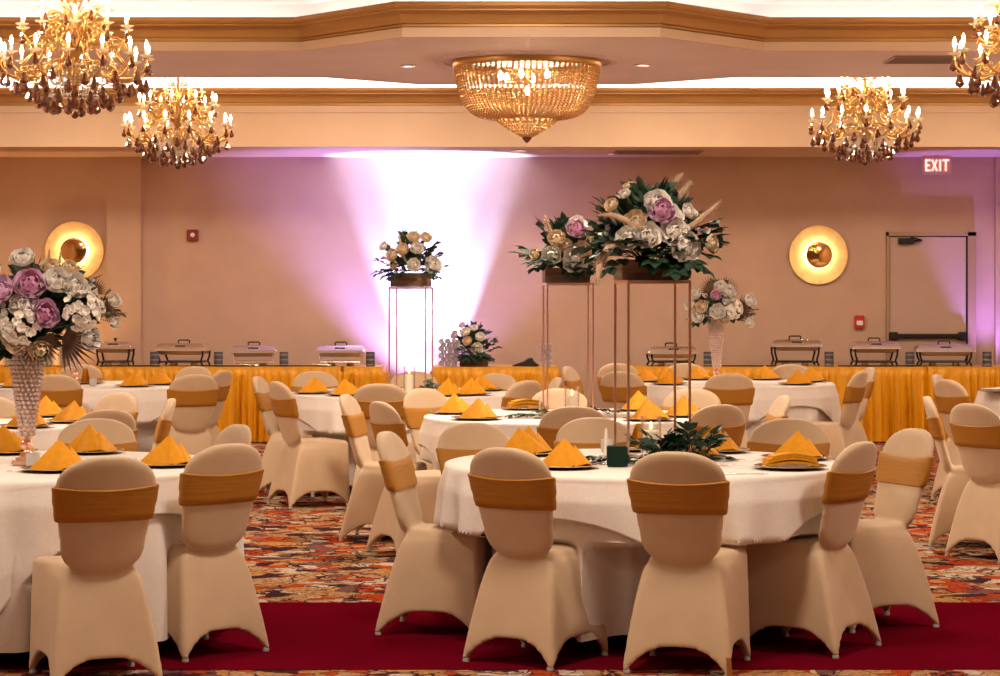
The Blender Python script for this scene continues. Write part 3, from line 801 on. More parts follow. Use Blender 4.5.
def spray(b, bs, p0, dirv, length, rnd, lw=.02, ll=.06, droop=.3):
    p = Vector(p0); d_ = Vector(dirv).normalized(); pts = [p.copy()]; n = max(4, int(length/.035))
    for k in range(n):
        d_ = (d_+Vector((0, 0, -droop/n))).normalized(); p = p+d_*(length/n); pts.append(p.copy())
        if k < 1: continue
        for s_ in (-1, 1):
            side = d_.cross(Vector((rnd.uniform(-.3, .3), rnd.uniform(-.3, .3), 1))).normalized()*s_
            y = (d_*.55+side*.8+Vector((0, 0, rnd.uniform(-.2, .3)))).normalized(); z = y.cross(d_).normalized()
            if z.z < 0: z = -z
            x = y.cross(z).normalized(); M = Matrix(((x.x, y.x, z.x, p.x), (x.y, y.y, z.y, p.y), (x.z, y.z, z.z, p.z), (0, 0, 0, 1)))
            leaf(b, M, ll*rnd.uniform(.7, 1.15), lw*rnd.uniform(.8, 1.1))
    y = d_; z = Vector((0, 0, 1)); x = y.cross(z).normalized(); z = x.cross(y)
    leaf(b, Matrix(((x.x, y.x, z.x, p.x), (x.y, y.y, z.y, p.y), (x.z, y.z, z.z, p.z), (0, 0, 0, 1))), ll, lw)
    bs.tube(pts, .0022, 4)
def plume(name, parent, pts, r, m, seed):
    rnd = random.Random(seed); P = [Vector(p) for p in pts]; b = MB()
    def at(u):
        f = u*(len(P)-1); i = min(int(f), len(P)-2); return P[i].lerp(P[i+1], f-i), (P[i+1]-P[i]).normalized()
    b.tube([at(k/8)[0] for k in range(9)], [max(.002, r*.55*math.sin(PI*min(.97, .1+.88*k/8))) for k in range(9)], 7)
    for _ in range(420):
        u = rnd.random(); c, t = at(u); rad = r*math.sin(PI*min(.98, .08+.9*u))**.7
        v = Vector((rnd.gauss(0, 1), rnd.gauss(0, 1), rnd.gauss(0, 1))); v = (v-t*v.dot(t)).normalized()
        tip = c+t*rad*1.5+v*rad; sd = t.cross(v)*.0022
        a1 = b.bm.verts.new(c+sd); a2 = b.bm.verts.new(c-sd); a3 = b.bm.verts.new(tip); b.bm.faces.new((a1, a2, a3))
    return b.build(name, m, parent, smooth=80, recalc=False)
def arrangement(name, label, loc, rz, W, H, depth, planter, flowers, sprays, plumes=(), palms=(), seed=1, lw=.02, ll=.065, group=None, core=.5, fan=1.0):
    """planter: (w, d, h) box or None. flowers: (x, y, z, kind, size) in metres around the planter's top centre"""
    rnd = random.Random(seed); t = thing(name, label, 'flower arrangement', loc, rz, group); z0 = 0
    if planter:
        pw, pd, ph = planter; z0 = ph; b = MB(); th = .012
        for k in range(2):
            z = ph*(k+.5)/2
            for s_ in (-1, 1):
                b.box((0, s_*(pd/2-th/2), z), (pw, th, ph/2-.001), .0015); b.box((s_*(pw/2-th/2), 0, z), (th, pd-2*th, ph/2-.001), .0015)
        b.box((0, 0, .008), (pw-.01, pd-.01, .012)); b.box((0, 0, ph*.9), (pw-.02, pd-.02, .01)); b.build('planter_box', m_wood, t, smooth=0)
    b, b2, bs = MB(), MB(), MB(); C0 = Vector((0, 0, z0+.01))
    for k in range(sprays):
        a = rnd.uniform(0, 2*PI); el = rnd.uniform(.12, 1.4)
        if math.sin(a) < 0: el = min(1.4, el*1.2+.15)
        dv = Vector((math.cos(a)*math.cos(el)*W/2, math.sin(a)*math.cos(el)*depth/2*(.45 if math.sin(a) < 0 else 1), math.sin(el)*H*.95)); L_ = dv.length*rnd.uniform(.72, 1.08)
        o_ = Vector((dv.x*.25, dv.y*.25, 0))+C0
        spray(b if k % 4 else b2, bs, o_, dv, L_*.8, rnd, lw, ll, .22*fan)
    for k in range(18 if planter else 8):
        a = rnd.uniform(PI, 2*PI) if k % 3 else rnd.uniform(0, 2*PI); x_ = rnd.uniform(-.32, .32)*W
        spray(b, bs, (x_*.6, -.06 if planter else -.02, z0+.02), (math.cos(a)*.5+x_*3, -.55, rnd.uniform(-.1, .5)), rnd.uniform(.12, .2), rnd, lw, ll*.9, .5)
    b.build('foliage', m_leaf, t, smooth=80, recalc=False)['kind'] = 'stuff'
    b2.build('sage_foliage', m_leaf2, t, smooth=80, recalc=False)['kind'] = 'stuff'
    for (x, y, z, kind, sz) in flowers:
        me = HYD if kind == 'h' else ROSE[kind if kind != 'pm' else 'p']
        o = link('hydrangea' if kind == 'h' else 'rose', me, t); p = Vector((x, y-.02, z0+z)); o.location = p; o.scale = (sz/.088,)*3
        dv = Vector((x*1.2, y*1.0-.12, z-.02)).normalized(); q = dv.to_track_quat('Z', 'Y'); o.rotation_euler = q.to_euler()
        if kind == 'pm': h_ = link('rose_heart', mm, o); h_.location = (0, 0, .016); h_.scale = (.95,)*3
        bs.tube([C0+Vector((x*.2, y*.2, 0)), p], .0025, 4)
    bs.build('stems', m_stem, t)['kind'] = 'stuff'
    for pts, r in plumes: plume('pampas_plume', t, [(x, y, z0+z) for x, y, z in pts], r, m_pampas, seed+int(r*1000))
    for (x, y, z, ang, L_) in palms:
        b = MB(); base = Vector((x, y, z0+z))
        for k in range(15):
            a = ang+(k-7)*.17; dv = Vector((math.cos(a), -.25, math.sin(a)))*L_*(1-.025*abs(k-7)); sd = Vector((-math.sin(a), 0, math.cos(a)))*.007
            b.quad_grid([[base-sd*.3, base+sd*.3], [base+dv*.55-sd, base+dv*.55+sd], [base+dv-sd*.1, base+dv+sd*.1]])
        b.build('palm_leaf', m_brownleaf, t, smooth=0, recalc=False)
    return t

def stand(label, X, Y, w_, h, rz):
    t = thing('flower_stand', label, 'flower stand', (X, Y, TT), rz); r = .0055; a = w_/2-r
    for sx in (-1, 1):
        for sy in (-1, 1):
            b = MB(); b.box((sx*a, sy*a, h/2), (2*r, 2*r, h), .0012); b.build('rod', m_copper, t)
    for z in (r, h-r):
        b = MB()
        for s_ in (-1, 1): b.box((0, s_*a, z), (2*a, 2*r, 2*r), .001); b.box((s_*a, 0, z), (2*r, 2*a, 2*r), .001)
        b.build('frame_ring', m_copper, t)
    b = MB(); b.box((0, 0, h+.002), (w_, w_, .004), .001); b.build('top_plate', m_copper, t)
    return t
def stop(row_top, d): return CH+(H0-row_top)*d/F-TT
# front centre stand
Y1, Y3, Y4 = 10.25, 14.0, 17.3
h1, h3, h4 = stop(281, Y1-.15), stop(283.5, Y3-.15), stop(287.5, Y4-.15)
stand('tallest copper rod stand on the front centre table, holding the largest flowers', px(652, Y1), Y1, .30, h1, math.radians(9))
stand('copper rod stand on the middle centre table, second in size', px(568, Y3), Y3, .30, h3, math.radians(4))
stand('smallest looking copper rod stand, on the back centre table before the purple glow', px(411, Y4), Y4, .30, h4, math.radians(-9))
arrangement('flower_arrangement', 'largest arrangement with pampas plumes and roses in a wooden box, on the front stand', (px(651, Y1), Y1, TT+h1+.005), math.radians(9), .58, .38, .5, (.315, .2, .095),
    [(.00, -.17, .20, 'pm', .12), (-.01, -.14, .245, 'w', .12), (.055, -.17, .12, 'w2', .12), (.10, -.17, .06, 'w2', .13), (-.06, -.17, .10, 'w', .12), (-.14, -.16, .09, 'w', .11), (-.10, -.13, .16, 'c', .11),
     (.05, -.12, .19, 'w', .11), (.14, -.10, .21, 'w', .08), (-.14, -.06, .29, 'w', .06), (-.20, -.08, .24, 'c', .07), (-.10, .02, .33, 'c', .06), (.24, -.1, .07, 'c', .09), (0, .17, .16, 'w', .13), (-.15, .14, .12, 'w', .12), (.16, .13, .14, 'w2', .12)], 62,
    plumes=[([(-.02, -.10, .08), (-.14, -.16, .17), (-.22, -.19, .20), (-.29, -.2, .20)], .026), ([(.06, -.12, .10), (.15, -.17, .15), (.22, -.2, .21), (.28, -.22, .27)], .028),
            ([(-.10, -.06, .08), (-.22, -.12, .06), (-.28, -.16, -.02), (-.29, -.18, -.12)], .034), ([(.04, .0, .12), (.07, .0, .25), (.09, .0, .33), (.15, 0, .40)], .040), ([(.02, .02, .12), (.10, .03, .25), (.17, .03, .33), (.20, .03, .36)], .034)], seed=11, ll=.085, lw=.028)
arrangement('flower_arrangement', 'arrangement with white roses and leaves on the middle copper stand', (px(566, Y3), Y3, TT+h3+.005), math.radians(4), .58, .36, .45, (.285, .2, .095),
    [(-.10, -.17, .07, 'w', .12), (.03, -.18, .045, 'w2', .13), (.07, -.16, .10, 'c', .12), (.04, -.17, .22, 'pm', .12), (.05, -.15, .26, 'w', .11), (-.07, -.15, .17, 'c', .11), (-.02, -.16, .13, 'c', .09), (.20, -.12, .18, 'w', .07),
     (.13, -.14, .19, 'c', .07), (-.20, -.12, .08, 'c', .07), (0, .16, .15, 'w', .12)], 50,
    plumes=[([(-.03, -.08, .08), (-.09, -.14, .18), (-.13, -.16, .26), (-.15, -.17, .33)], .026)], seed=21, ll=.085, lw=.026)
arrangement('flower_arrangement', 'arrangement of cream roses and dark sprigs on the back stand, before the purple glow', (px(411, Y4), Y4, TT+h4+.005), math.radians(-9), .58, .36, .45, (.29, .2, .11),
    [(-.02, -.17, .17, 'c', .10), (.08, -.16, .18, 'w', .10), (.06, -.18, .06, 'w', .10), (.19, -.13, .06, 'w2', .12), (.05, -.13, .26, 'c', .10), (.14, -.12, .26, 'c', .09), (-.10, -.15, .13, 'c', .10), (-.09, -.16, .06, 'c', .07), (-.18, -.12, .2, 'w', .07)], 34,
    plumes=[([(.0, -.12, .05), (-.03, -.17, .14), (-.05, -.18, .24), (-.06, -.18, .30)], .018)], seed=31, ll=.06, lw=.017)
# arrangement on the centre buffet
BT = .79; BY = 22.9
yb = 23.15
arrangement('flower_arrangement', 'low arrangement in a wooden box on the short gold-skirted table', (px(474, yb), yb, BT), 0, .56, .36, .35, (.30, .18, .12),
    [(-.08, -.13, .23, 'w', .10), (-.06, -.15, .14, 'c', .10), (.03, -.15, .07, 'w', .12), (.06, -.12, .18, 'w', .10), (-.17, -.1, .10, 'w', .11), (-.19, -.1, .2, 'p', .09), (.0, -.1, .27, 'w', .08), (-.12, -.1, .30, 'p', .07)], 36, seed=41, ll=.07, lw=.022)
# tall crystal vases
def vase(label, X, Y, H, rt, rb, sub=1, nring=26):
    t = thing('crystal_vase', label, 'vase', (X, Y, TT)); z1 = .13
    b = MB(); b.box((0, 0, .012), (rb*3.0, rb*3.0, .022), .005); b.box((0, 0, .030), (rb*2.3, rb*2.3, .014), .005); b.build('square_foot', m_copper, t)
    b = MB(); b.lathe([(.028, .036), (.034, .045), (.02, .058), (.016, .066), (.026, .078), (.030, .090), (.026, .102), (.014, .110), (.022, .118), (.03, .130), (0, .13)], 20); b.build('neck', m_copper, t)
    def rad(u): return .030+(rt-.030)*(u**1.15)
    b = MB(); b.lathe([(rad(k/12)*.86, z1+(H-z1)*k/12) for k in range(13)], 24, cap=False); b.build('inner_tube', m_crystal, t)
    b = MB(); ang = 0
    for k in range(nring):
        u = (k+.5)/nring; r_ = rad(u); n = max(8, int(2*PI*r_/.022)); 
        for j in range(n):
            a = 2*PI*(j+.5*(k % 2))/n; b.ball((r_*math.cos(a), r_*math.sin(a), z1+(H-z1)*u), .0115, sub)
    o = b.build('crystal_bead_body', m_crystal, t, smooth=0, recalc=False); o['kind'] = 'stuff'
    b = MB(); b.lathe([(rt*.9, H-.004), (rt*1.08, H-.002), (rt*1.1, H+.006), (rt*.9, H+.006), (rt*.9, H-.004)], 32, cap=False); b.build('rim', m_copper, t)
    return t
vY = 9.95
vase('large rose crystal trumpet vase on the front left table', px(27, vY), vY, .575, .090, .040, 1, 22)
arrangement('flower_arrangement', 'big blurred bouquet of pink roses and dark palm in the large vase', (px(34, vY), vY, TT+.575), 0, .60, .36, .5, None,
    [(.04, -.24, .22, 'pm', .13), (.10, -.25, .10, 'pm', .12), (-.0, -.2, .34, 'w', .10), (.02, -.25, .14, 'w', .12), (.14, -.2, .24, 'w', .12), (.21, -.17, .22, 'w', .12), (.25, -.2, .12, 'h', .15), (.0, -.26, .06, 'h', .15), (-.08, -.25, .20, 'p', .12),
     (-.15, -.22, .10, 'h', .15), (-.02, -.24, .0, 'c', .11), (.07, -.18, -.05, 'c', .10), (.27, -.14, .0, 'w', .10), (-.14, -.2, .28, 'w', .12), (-.25, -.1, .18, 'w', .13), (.10, -.12, .30, 'c', .09), (.18, -.1, .3, 'c', .08)], 44,
    palms=[(.16, -.16, .0, -.25, .19), (.02, -.1, .2, 1.5, .17), (-.12, -.15, .16, 2.4, .16), (.06, -.2, .0, -1.0, .14)], plumes=[([(.05, -.05, .2), (.07, -.05, .3), (.08, -.05, .40)], .014), ([(.10, -.05, .2), (.12, -.05, .3), (.13, -.05, .39)], .014)], seed=51, ll=.10, lw=.032)
for (xp, Y, fx, lb1, lb2, sd) in ((75, 18.75, 88, 'thin crystal vase on the back left table, beside the plate stacks', 'white flowers with feathery palm on the thin vase, before the left round light', 61),
                      (716.5, 19.2, 718, 'thin crystal vase on the back right table, in front of the buffet', 'white and pink flowers on the thin crystal vase, left of the right round light', 71)):
    vase(lb1, px(xp, Y), Y, .56, .075, .035, 1, 20)
    arrangement('flower_arrangement', lb2, (px(fx, Y), Y, TT+.56), 0, .58, .36, .5, None,
        [(-.04, -.24, .19, 'pm', .09), (.06, -.22, .22, 'w', .12), (.0, -.18, .26, 'w', .11), (-.20, -.18, .2, 'w', .10), (-.15, -.22, .10, 'c', .11), (-.03, -.24, .06, 'w', .13), (.10, -.22, .08, 'h', .15), (.24, -.15, .15, 'w', .12), (.24, -.12, -.03, 'w', .10),
         (-.25, -.14, .12, 'w', .10), (-.18, -.18, .02, 'w', .11), (.06, -.2, .15, 'w', .10), (.03, -.2, -.01, 'c', .09)], 34,
        palms=[(.15, -.1, .08, .0, .16), (-.05, -.05, .22, 1.9, .16), (.05, -.05, .22, 1.1, .15)], seed=sd, ll=.07, lw=.02)

# ------------------------------------------------------------------ table centre pieces
def candle(X, Y, H, R, hc, rc, label, lcandle):
    t = thing('glass_hurricane', label, 'candle holder', (X, Y, TT))
    MB().lathe([(0, .001), (R, .001), (R, H), (R-.003, H), (R-.003, .006), (0, .006)], 40).build('glass_cylinder', m_glass, t)
    c = thing('pillar_candle', lcandle, 'candle', (X, Y, TT+.0065))
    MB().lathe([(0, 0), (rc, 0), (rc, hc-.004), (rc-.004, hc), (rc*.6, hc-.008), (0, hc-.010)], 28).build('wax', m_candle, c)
    MB().tube([(0, 0, hc-.010), (0.001, 0, hc+.008)], .0015, 5).build('wick', m_blackmetal, c)
    MB().lathe([(0, hc+.002), (.007, hc+.012), (.0085, hc+.02), (.005, hc+.034), (0, hc+.046)], 14).build('flame', m_flame, c)
    light('candle_light', 'POINT', (X, Y, TT+hc+.03), .5, (1, .6, .3), shadow_soft_size=.004)
Yc = 10.30; candle(px(651, Yc), Yc, .20, .048, .125, .038, 'clear glass cylinder around the candle between the rods of the front stand', 'cream pillar candle burning between the rods of the front stand')
candle(px(570.5, 14.15), 13.86, .19, .047, .12, .036, 'clear glass cylinder around the candle on the middle centre table', 'cream pillar candle burning on the middle centre table')
candle(px(409, 17.0), 17.05, .21, .045, .14, .034, 'clear glass cylinder around the candle on the back centre table', 'cream pillar candle on the back centre table, under the copper stand')
b = MB(); d = 9.85; b.box((0, 0, .046), (.09, .09, .09), .004); o = b.build('foil_box', m_box); o.location = (px(617, d), d, TT); tag(o, 'small dark green box on the front centre table before the copper stand', 'box')
def garland(label, xp0, xp1, d, seed, n=14, ll=.05, up=.5):
    rnd = random.Random(seed); b, bs = MB(), MB(); x0, x1 = px(xp0, d), px(xp1, d)
    for k in range(n):
        u = (k+.5)/n; x = x0+(x1-x0)*u; a = rnd.uniform(0, 6.28)
        spray(b, bs, (x, d+rnd.uniform(-.05, .05), TT+.012), (math.cos(a)+.4*(u-.5), math.sin(a)*.6, rnd.uniform(.15, up)), rnd.uniform(.09, .15), rnd, .017, ll, .6)
    for v in list(b.bm.verts)+list(bs.bm.verts): v.co.z = max(v.co.z, TT+.003)
    t = thing('leaf_garland', label, 'greenery', ((x0+x1)/2, d, TT))
    for bb, nm, m in ((b, 'leaves', m_leaf), (bs, 'twigs', m_stem)):
        for v in bb.bm.verts: v.co -= Vector(((x0+x1)/2, d, TT))
        bb.build(nm, m, t, smooth=80, recalc=False)['kind'] = 'stuff'
garland('green leaf garland left of the green box on the front centre table', 600, 640, 9.98, 3, 12)
garland('bushy green leaf garland right of the candle on the front centre table', 650, 706, 10.15, 4, 40, .06, 2.2)
garland('thin green sprig left of the candle on the middle centre table', 530, 560, 13.7, 5, 8, .05)
garland('green sprig right of the candle on the middle centre table', 585, 612, 13.9, 8, 7, .05)
garland('green sprig right of the candle on the back centre table', 422, 442, 17.1, 6, 9, .055, .9)
d = 10.45; b = MB(); b.lathe([(0, 0), (.016, 0), (.015, .01), (.0115, .03), (.006, .125), (.002, .135), (0, .135)], 14); o = b.build('taper_candle', m_bread); o.location = (px(606, d), d, TT); tag(o, 'slim white taper standing left of the copper rods, front centre table', 'candle')
d = 13.75; b = MB(); b.lathe([(0, 0), (.012, 0), (.011, .01), (.009, .03), (.005, .105), (0, .115)], 14); o = b.build('taper_candle', m_bread); o.location = (px(540, d), d, TT); tag(o, 'slim white taper beside the sprig on the middle centre table', 'candle')
def votive(xp, row, lb, s_=1):
    d = F*(CH-TT)/(row-H0); t = thing('votive_glass', lb, 'candle holder', (px(xp, d), d, TT))
    MB().lathe([(0, 0), (.024*s_, 0), (.030*s_, .008), (.031*s_, .062*s_), (.028*s_, .062*s_), (.027*s_, .012), (0, .010)], 24).build('cup', m_votive, t)
    MB().lathe([(0, .0105), (.0235*s_, .0105), (.0235*s_, .036), (0, .036)], 20).build('wax', m_bread, t)
votive(33, 467, 'small frosted votive glass at the foot of the large crystal vase')
votive(93, 386, 'small frosted votive glass right of the thin vase on the back left table')
votive(607, 452, 'small frosted votive glass left of the copper rods, front centre table')

# ------------------------------------------------------------------ buffet tables with pleated skirts
def buffet(label, x0, x1, seed, y0=22.9, dep=.75):
    t = thing('buffet_table', label, 'buffet table', ((x0+x1)/2, y0+dep/2, 0)); W = x1-x0; hx, hy = W/2, dep/2
    MB().box((0, 0, BT-.012), (W, dep, .024), .004).build('tabletop', m_skirttop, t)
    rnd = random.Random(seed); pts = []; per = [(-hx, hy), (-hx, -hy), (hx, -hy), (hx, hy)]
    for (ax, ay), (bx, by) in zip(per, per[1:]):
        L_ = math.hypot(bx-ax, by-ay); n = int(L_/.011)
        nx, ny = (by-ay)/L_, -(bx-ax)/L_
        for k in range(n): u = k/n; pts.append((ax+(bx-ax)*u, ay+(by-ay)*u, -nx*-1 if False else nx, ny, L_*u))
    pts.append((hx, hy, 1, 0, 9))
    rows = []; s0 = 0; ph = []
    acc = 0
    for k in range(len(pts)): acc += 1+.45*math.sin(k*.07+seed)+.3*rnd.uniform(-1, 1); ph.append(acc*.82)
    for z in (BT-.001, BT-.045, BT-.055, BT-.10, BT-.30, .4, .15, .015):
        dn = (BT-z)/BT; row = []
        for k, (x, y, nx, ny, _) in enumerate(pts):
            a = .009+.022*min(1, dn*2) if z < BT-.05 else .0005
            o_ = .006+a*(1+math.sin(ph[k]))*(.8+.5*math.sin(ph[k]*.31))+.02*dn
            row.append((x+nx*o_*-1*-1, y+ny*o_, z))
        rows.append(row)
    for r_ in rows:
        for k in range(len(r_)):
            pass
    b = MB(); b.quad_grid(rows)
    o = b.build('pleated_skirt', m_skirt, t, smooth=70)
    for sx in (-1, 1):
        for sy in (-1, 1): MB().tube([(sx*(hx-.06), sy*(hy-.06), 0), (sx*(hx-.06), sy*(hy-.06), BT-.02)], .014, 8).build('leg', m_blackmetal, t)
bx = lambda x: px(x, 22.9)
buffet('long buffet table with gold pleated skirt on the left, under four chafing dishes', bx(-60), bx(339.5), 1)
buffet('short gold-skirted table between the long left buffet and the purple glow', bx(344.5), bx(381), 2)
buffet('gold-skirted table in the middle holding the low flower arrangement', bx(433), bx(558), 3)
buffet('long buffet table with gold pleated skirt on the right, under four chafing dishes', bx(632), bx(926), 4)
buffet('gold-skirted table cropped at the right photo edge', bx(928.5), bx(1080), 5)

# ------------------------------------------------------------------ chafing dishes
def chafer(label, xc, w_px, top_row, style, rz, base=BT+.001, dy_=.35):
    Y = 22.9+dy_; s_ = F/Y; W = w_px/s_/(abs(math.cos(rz))*1.0); t = thing('chafing_dish', label, 'chafing dish', (px(xc, Y), Y, base), rz)
    top = CH+(H0-top_row)/s_-base; W *= .96; D = .34; hh = .035; zl = top-hh; zr = zl-.062                     # lid top, rim
    zp = max(.07, zr-.055)
    b = MB(); fr = .018
    b.quad_grid([[(x*sx, y*sy, z) for x, y in ((-1, -1), (1, -1), (1, 1), (-1, 1))] for sx, sy, z in
        ((W/2, D/2, zr), (W/2, D/2, zr+.012), (W/2-.012, D/2-.012, zr+.025), (W/2-.03, D/2-.03, zl-.010), (W/2-.055, D/2-.05, zl), (.02, .02, zl+.004))], True, True, True)
    bmesh.ops.bevel(b.bm, geom=b.bm.edges[:], offset=.006, segments=2, affect='EDGES'); b.build('lid', m_steel, t, smooth=40)
    b = MB()
    if style == 'knob': b.lathe([(.008, zl), (.008, zl+.012), (.02, zl+.02), (.022, zl+.03), (.012, zl+.036), (0, zl+.037)], 14)
    else: b.tube([(-.06, 0, zl), (-.06, 0, zl+.028), (-.05, 0, zl+.034), (.05, 0, zl+.034), (.06, 0, zl+.028), (.06, 0, zl)], .008, 8)
    b.build('lid_handle', m_blackmetal, t)
    b = MB(); b.box((0, -D/2+.018, zr+.035), (.11, .012, .016), .004, Matrix.Rotation(-.3, 3, 'X')); b.build('front_grip', m_blackmetal, t)
    b = MB(); b.box((0, 0, zr-.008), (W*1.02, D*1.03, .014), .005); b.build('frame_rim', m_steel, t)
    b = MB(); b.quad_grid([[(x*sx, y*sy, z) for x, y in ((-1, -1), (1, -1), (1, 1), (-1, 1))] for sx, sy, z in ((W*.38, D*.38, zp), (W*.41, D*.42, zp+.01), (W*.43, D*.45, zr-.012))], True, True, True)
    b.build('water_pan', m_darkplate, t, smooth=0)
    lm = m_steel if style == 'thin' else m_blackmetal; lr = .006 if style == 'thin' else .011
    for sx in (-1, 1):
        for sy in (-1, 1):
            x1_, x0_ = W*.44, W*.40 if style == 'thin' else W*.36; y_ = D*.44
            b = MB()
            pts = [(sx*x1_, sy*y_, zr-.012), (sx*x1_*.98, sy*y_, zr*.6), (sx*(x1_*.90), sy*y_, zr*.3), (sx*x1_*.98, sy*y_, .012), (sx*x1_*1.02, sy*y_, lr)] if style != 'thin' else [(sx*x1_, sy*y_, zr-.012), (sx*x0_, sy*y_, lr)]
            b.tube(pts, lr, 8); b.build('leg', lm, t)
    b = MB()
    for sx in (-1, 1): b.tube([(sx*W*.40, -D*.44, .045), (sx*W*.40, D*.44, .045)], lr*.7, 6)
    for sy in (-1, 1): b.tube([(-W*.40, sy*D*.44, .045), (W*.40, sy*D*.44, .045)], lr*.8, 6)
    b.build('lower_rack', lm, t)
    for sx in (-1, 1):
        b = MB(); b.lathe([(0, .001), (.036, .001), (.038, .004), (.038, .032), (.034, .035), (0, .035)], 18, (sx*W*.2, 0, 0)); b.build('burner', m_darkplate, t)
    return t
chafer('silver chafing dish with black curved legs and round knob, farthest left', 115.5, 38, 338, 'knob', 0)
chafer('silver chafing dish on thin legs, second from the left', 184, 54, 340, 'bar', -.12, dy_=.36) 
chafer('silver chafing dish with the widest flat lid, third from the left', 254, 48, 342, 'thin', .05)
chafer('silver chafing dish nearest the purple glow, fourth from the left', 341, 50, 342, 'thin', 0)
chafer('silver chafing dish partly behind the copper rods, first on the right buffet', 671, 52, 343, 'bar', .10)
chafer('silver chafing dish with black legs, straight below the right wall light', 795, 52, 336, 'bar', 0)
chafer('silver chafing dish with black legs, just left of the door', 874, 50, 338, 'bar', 0)
chafer('silver chafing dish in front of the door, longest lid, right end', 944, 60, 341, 'bar', -.08)
def can(xp, lb, h=.155, w_=.095, Y=23.05, n=3):
    t = thing('fuel_can_stack', lb, 'canister', (px(xp, Y), Y, BT+.001)); k_ = h/n
    for k in range(n):
        MB().lathe([(0, k*k_), (w_/2, k*k_), (w_/2, (k+1)*k_-.006), (w_/2-.004, (k+1)*k_-.001), (0, (k+1)*k_-.001)], 24).build('can', m_can, t)
        MB().lathe([(w_/2+.001, k*k_+.012), (w_/2+.001, k*k_+.028)], 24, cap=False).build('label_band', m_canlight, t, recalc=False)
for xp, lb in ((154.5, 'right of the first chafing dish'), (218.5, 'right of the second chafing dish from the left'), (284, 'right of the third chafing dish from the left'), (370.5, 'on the short gold table left of the purple glow'),
               (708, 'left of the thin crystal vase on the right buffet'), (829, 'between the two black-legged chafing dishes on the right'), (910, 'before the door, left of the last dish'), (987, 'on the cropped gold table at the right photo edge')):
    can(xp, 'dark stack of small fuel cans '+lb)
# plate stacks
pl = MB().lathe([(0, 0), (.05, 0), (.06, .003), (.093, .009), (.093, .012), (.058, .006), (0, .005)], 32).build('dinner_plate', m_china)
PM = pl.data; bpy.data.objects.remove(pl)
for (xp, lb, n, dx) in ((11, 'leftmost plate stack', 15, 0), (46.5, 'middle stack right of the large vase', 15, 0), (66, 'right stack behind the thin vase', 15, 0)):
    Y = 23.12
    for k in range(n):
        o = link('dinner_plate', PM); o.location = (px(xp, Y)+.002*math.sin(k*2.1), Y+.002*math.cos(k*1.7), BT+.001+k*.0155); o.rotation_euler.z = k
        o.scale = (1.0, 1.0, 1.25)
        ORD = ['lowest', 'second', 'third', 'fourth', 'fifth', 'sixth', 'seventh', 'eighth', 'ninth', 'tenth', 'eleventh', 'twelfth', 'thirteenth', 'fourteenth', 'fifteenth']
        pos = 'topmost' if k == n-1 else ('lowest' if k == 0 else ORD[k]+' from the bottom')
        tag(o, 'white dinner plate, %s in the %s' % (pos, lb), 'plate', 'stacked plates on the left buffet')
# ornaments on the middle table
def ornament(label, xp, wpx, hpx, Y=23.0):
    t = thing('silver_ornament', label, 'ornament', (px(xp, Y), Y, BT+.001)); s_ = F/Y; W, H = wpx/s_, hpx/s_
    b = MB(); b.box((0, 0, .008), (W*.8, .10, .016), .003); b.box((0, 0, H*.45), (W*.16, .03, H*.9), .003); b.build('stand', m_orn, t)
    rnd = random.Random(int(xp)); n = 0
    for r_ in range(7):
        for c in range(2 if W < .14 else 3):
            m_ = 2 if W < .14 else 3
            x = (c-(m_-1)/2)*W/m_+(r_ % 2-.5)*.02; o = link('blossom', ROSE['w2'], t); o.location = (x, -.05, .03+r_*(H-.05)/6.5); o.scale = (.60 if W > .14 else .5,)*3; o.rotation_euler = (PI/2-.3, 0, rnd.uniform(-.5, .5))
            o.data = ORN
ob = rose_mesh(12, 1.1, (4, 5, 6)); ORN = mk(ob, 'blossom', m_orn)
ornament('silver white blossom ornament left of the low flower box', 449, 19, 29)
ornament('narrow silver blossom ornament at the right end of the middle gold table', 546, 12, 26)
b = MB(); b.quad_grid([[(x, y, z) for x, z in ((-.14, 0), (-.10, .018), (-.02, .05), (.03, .085), (.055, .09), (.075, .05), (.13, .004), (.12, -.006), (-.13, -.006))] for y in (-.06, -.02, .03, .07)], True, True, True)
for v in b.bm.verts: v.co.z *= 1-.25*abs(v.co.y)/.07; v.co.x += .012*math.sin(40*v.co.y)
o = b.build('folded_cloth', m_black, smooth=0)
o.location = (px(526, 23.1), 23.1, BT+.008); tag(o, 'crumpled black cloth on the middle gold table', 'cloth')
def mats(label, x0, x1, seed):
    Y = 22.96; xa, xb = px(x0, Y), px(x1, Y); rnd = random.Random(seed); P = []
    n = 9
    for k in range(n): P.append((xa+(xb-xa)*k/(n-1), Y+rnd.uniform(-.02, .03), BT+.010))
    o = MB().tube(P, .008, 6).build('power_cord', m_black); tag(o, label, 'cord')
mats('black cord lying along the edge of the left buffet, left half', 100, 160, 1)
mats('black cord lying along the edge of the left buffet, from second to fourth dish', 190, 334, 2)
mats('black cord lying along the edge of the right buffet', 722, 775, 3)
mats('black cord on the right buffet before the last two chafing dishes', 838, 920, 4)
def tongs(xp, lb):
    Y = 22.99; t = thing('serving_tongs', lb, 'tongs', (px(xp, Y), Y, BT+.008))
    for s_ in (-1, 1): MB().tube([(-.10, 0, .02), (0, .012*s_, .008), (.09, .03*s_, .004)], .006, 6).build('tong_arm', m_silver, t)
tongs(250, 'silver serving tongs before the third chafing dish from the left')
tongs(322, 'silver serving tongs before the fourth chafing dish from the left')

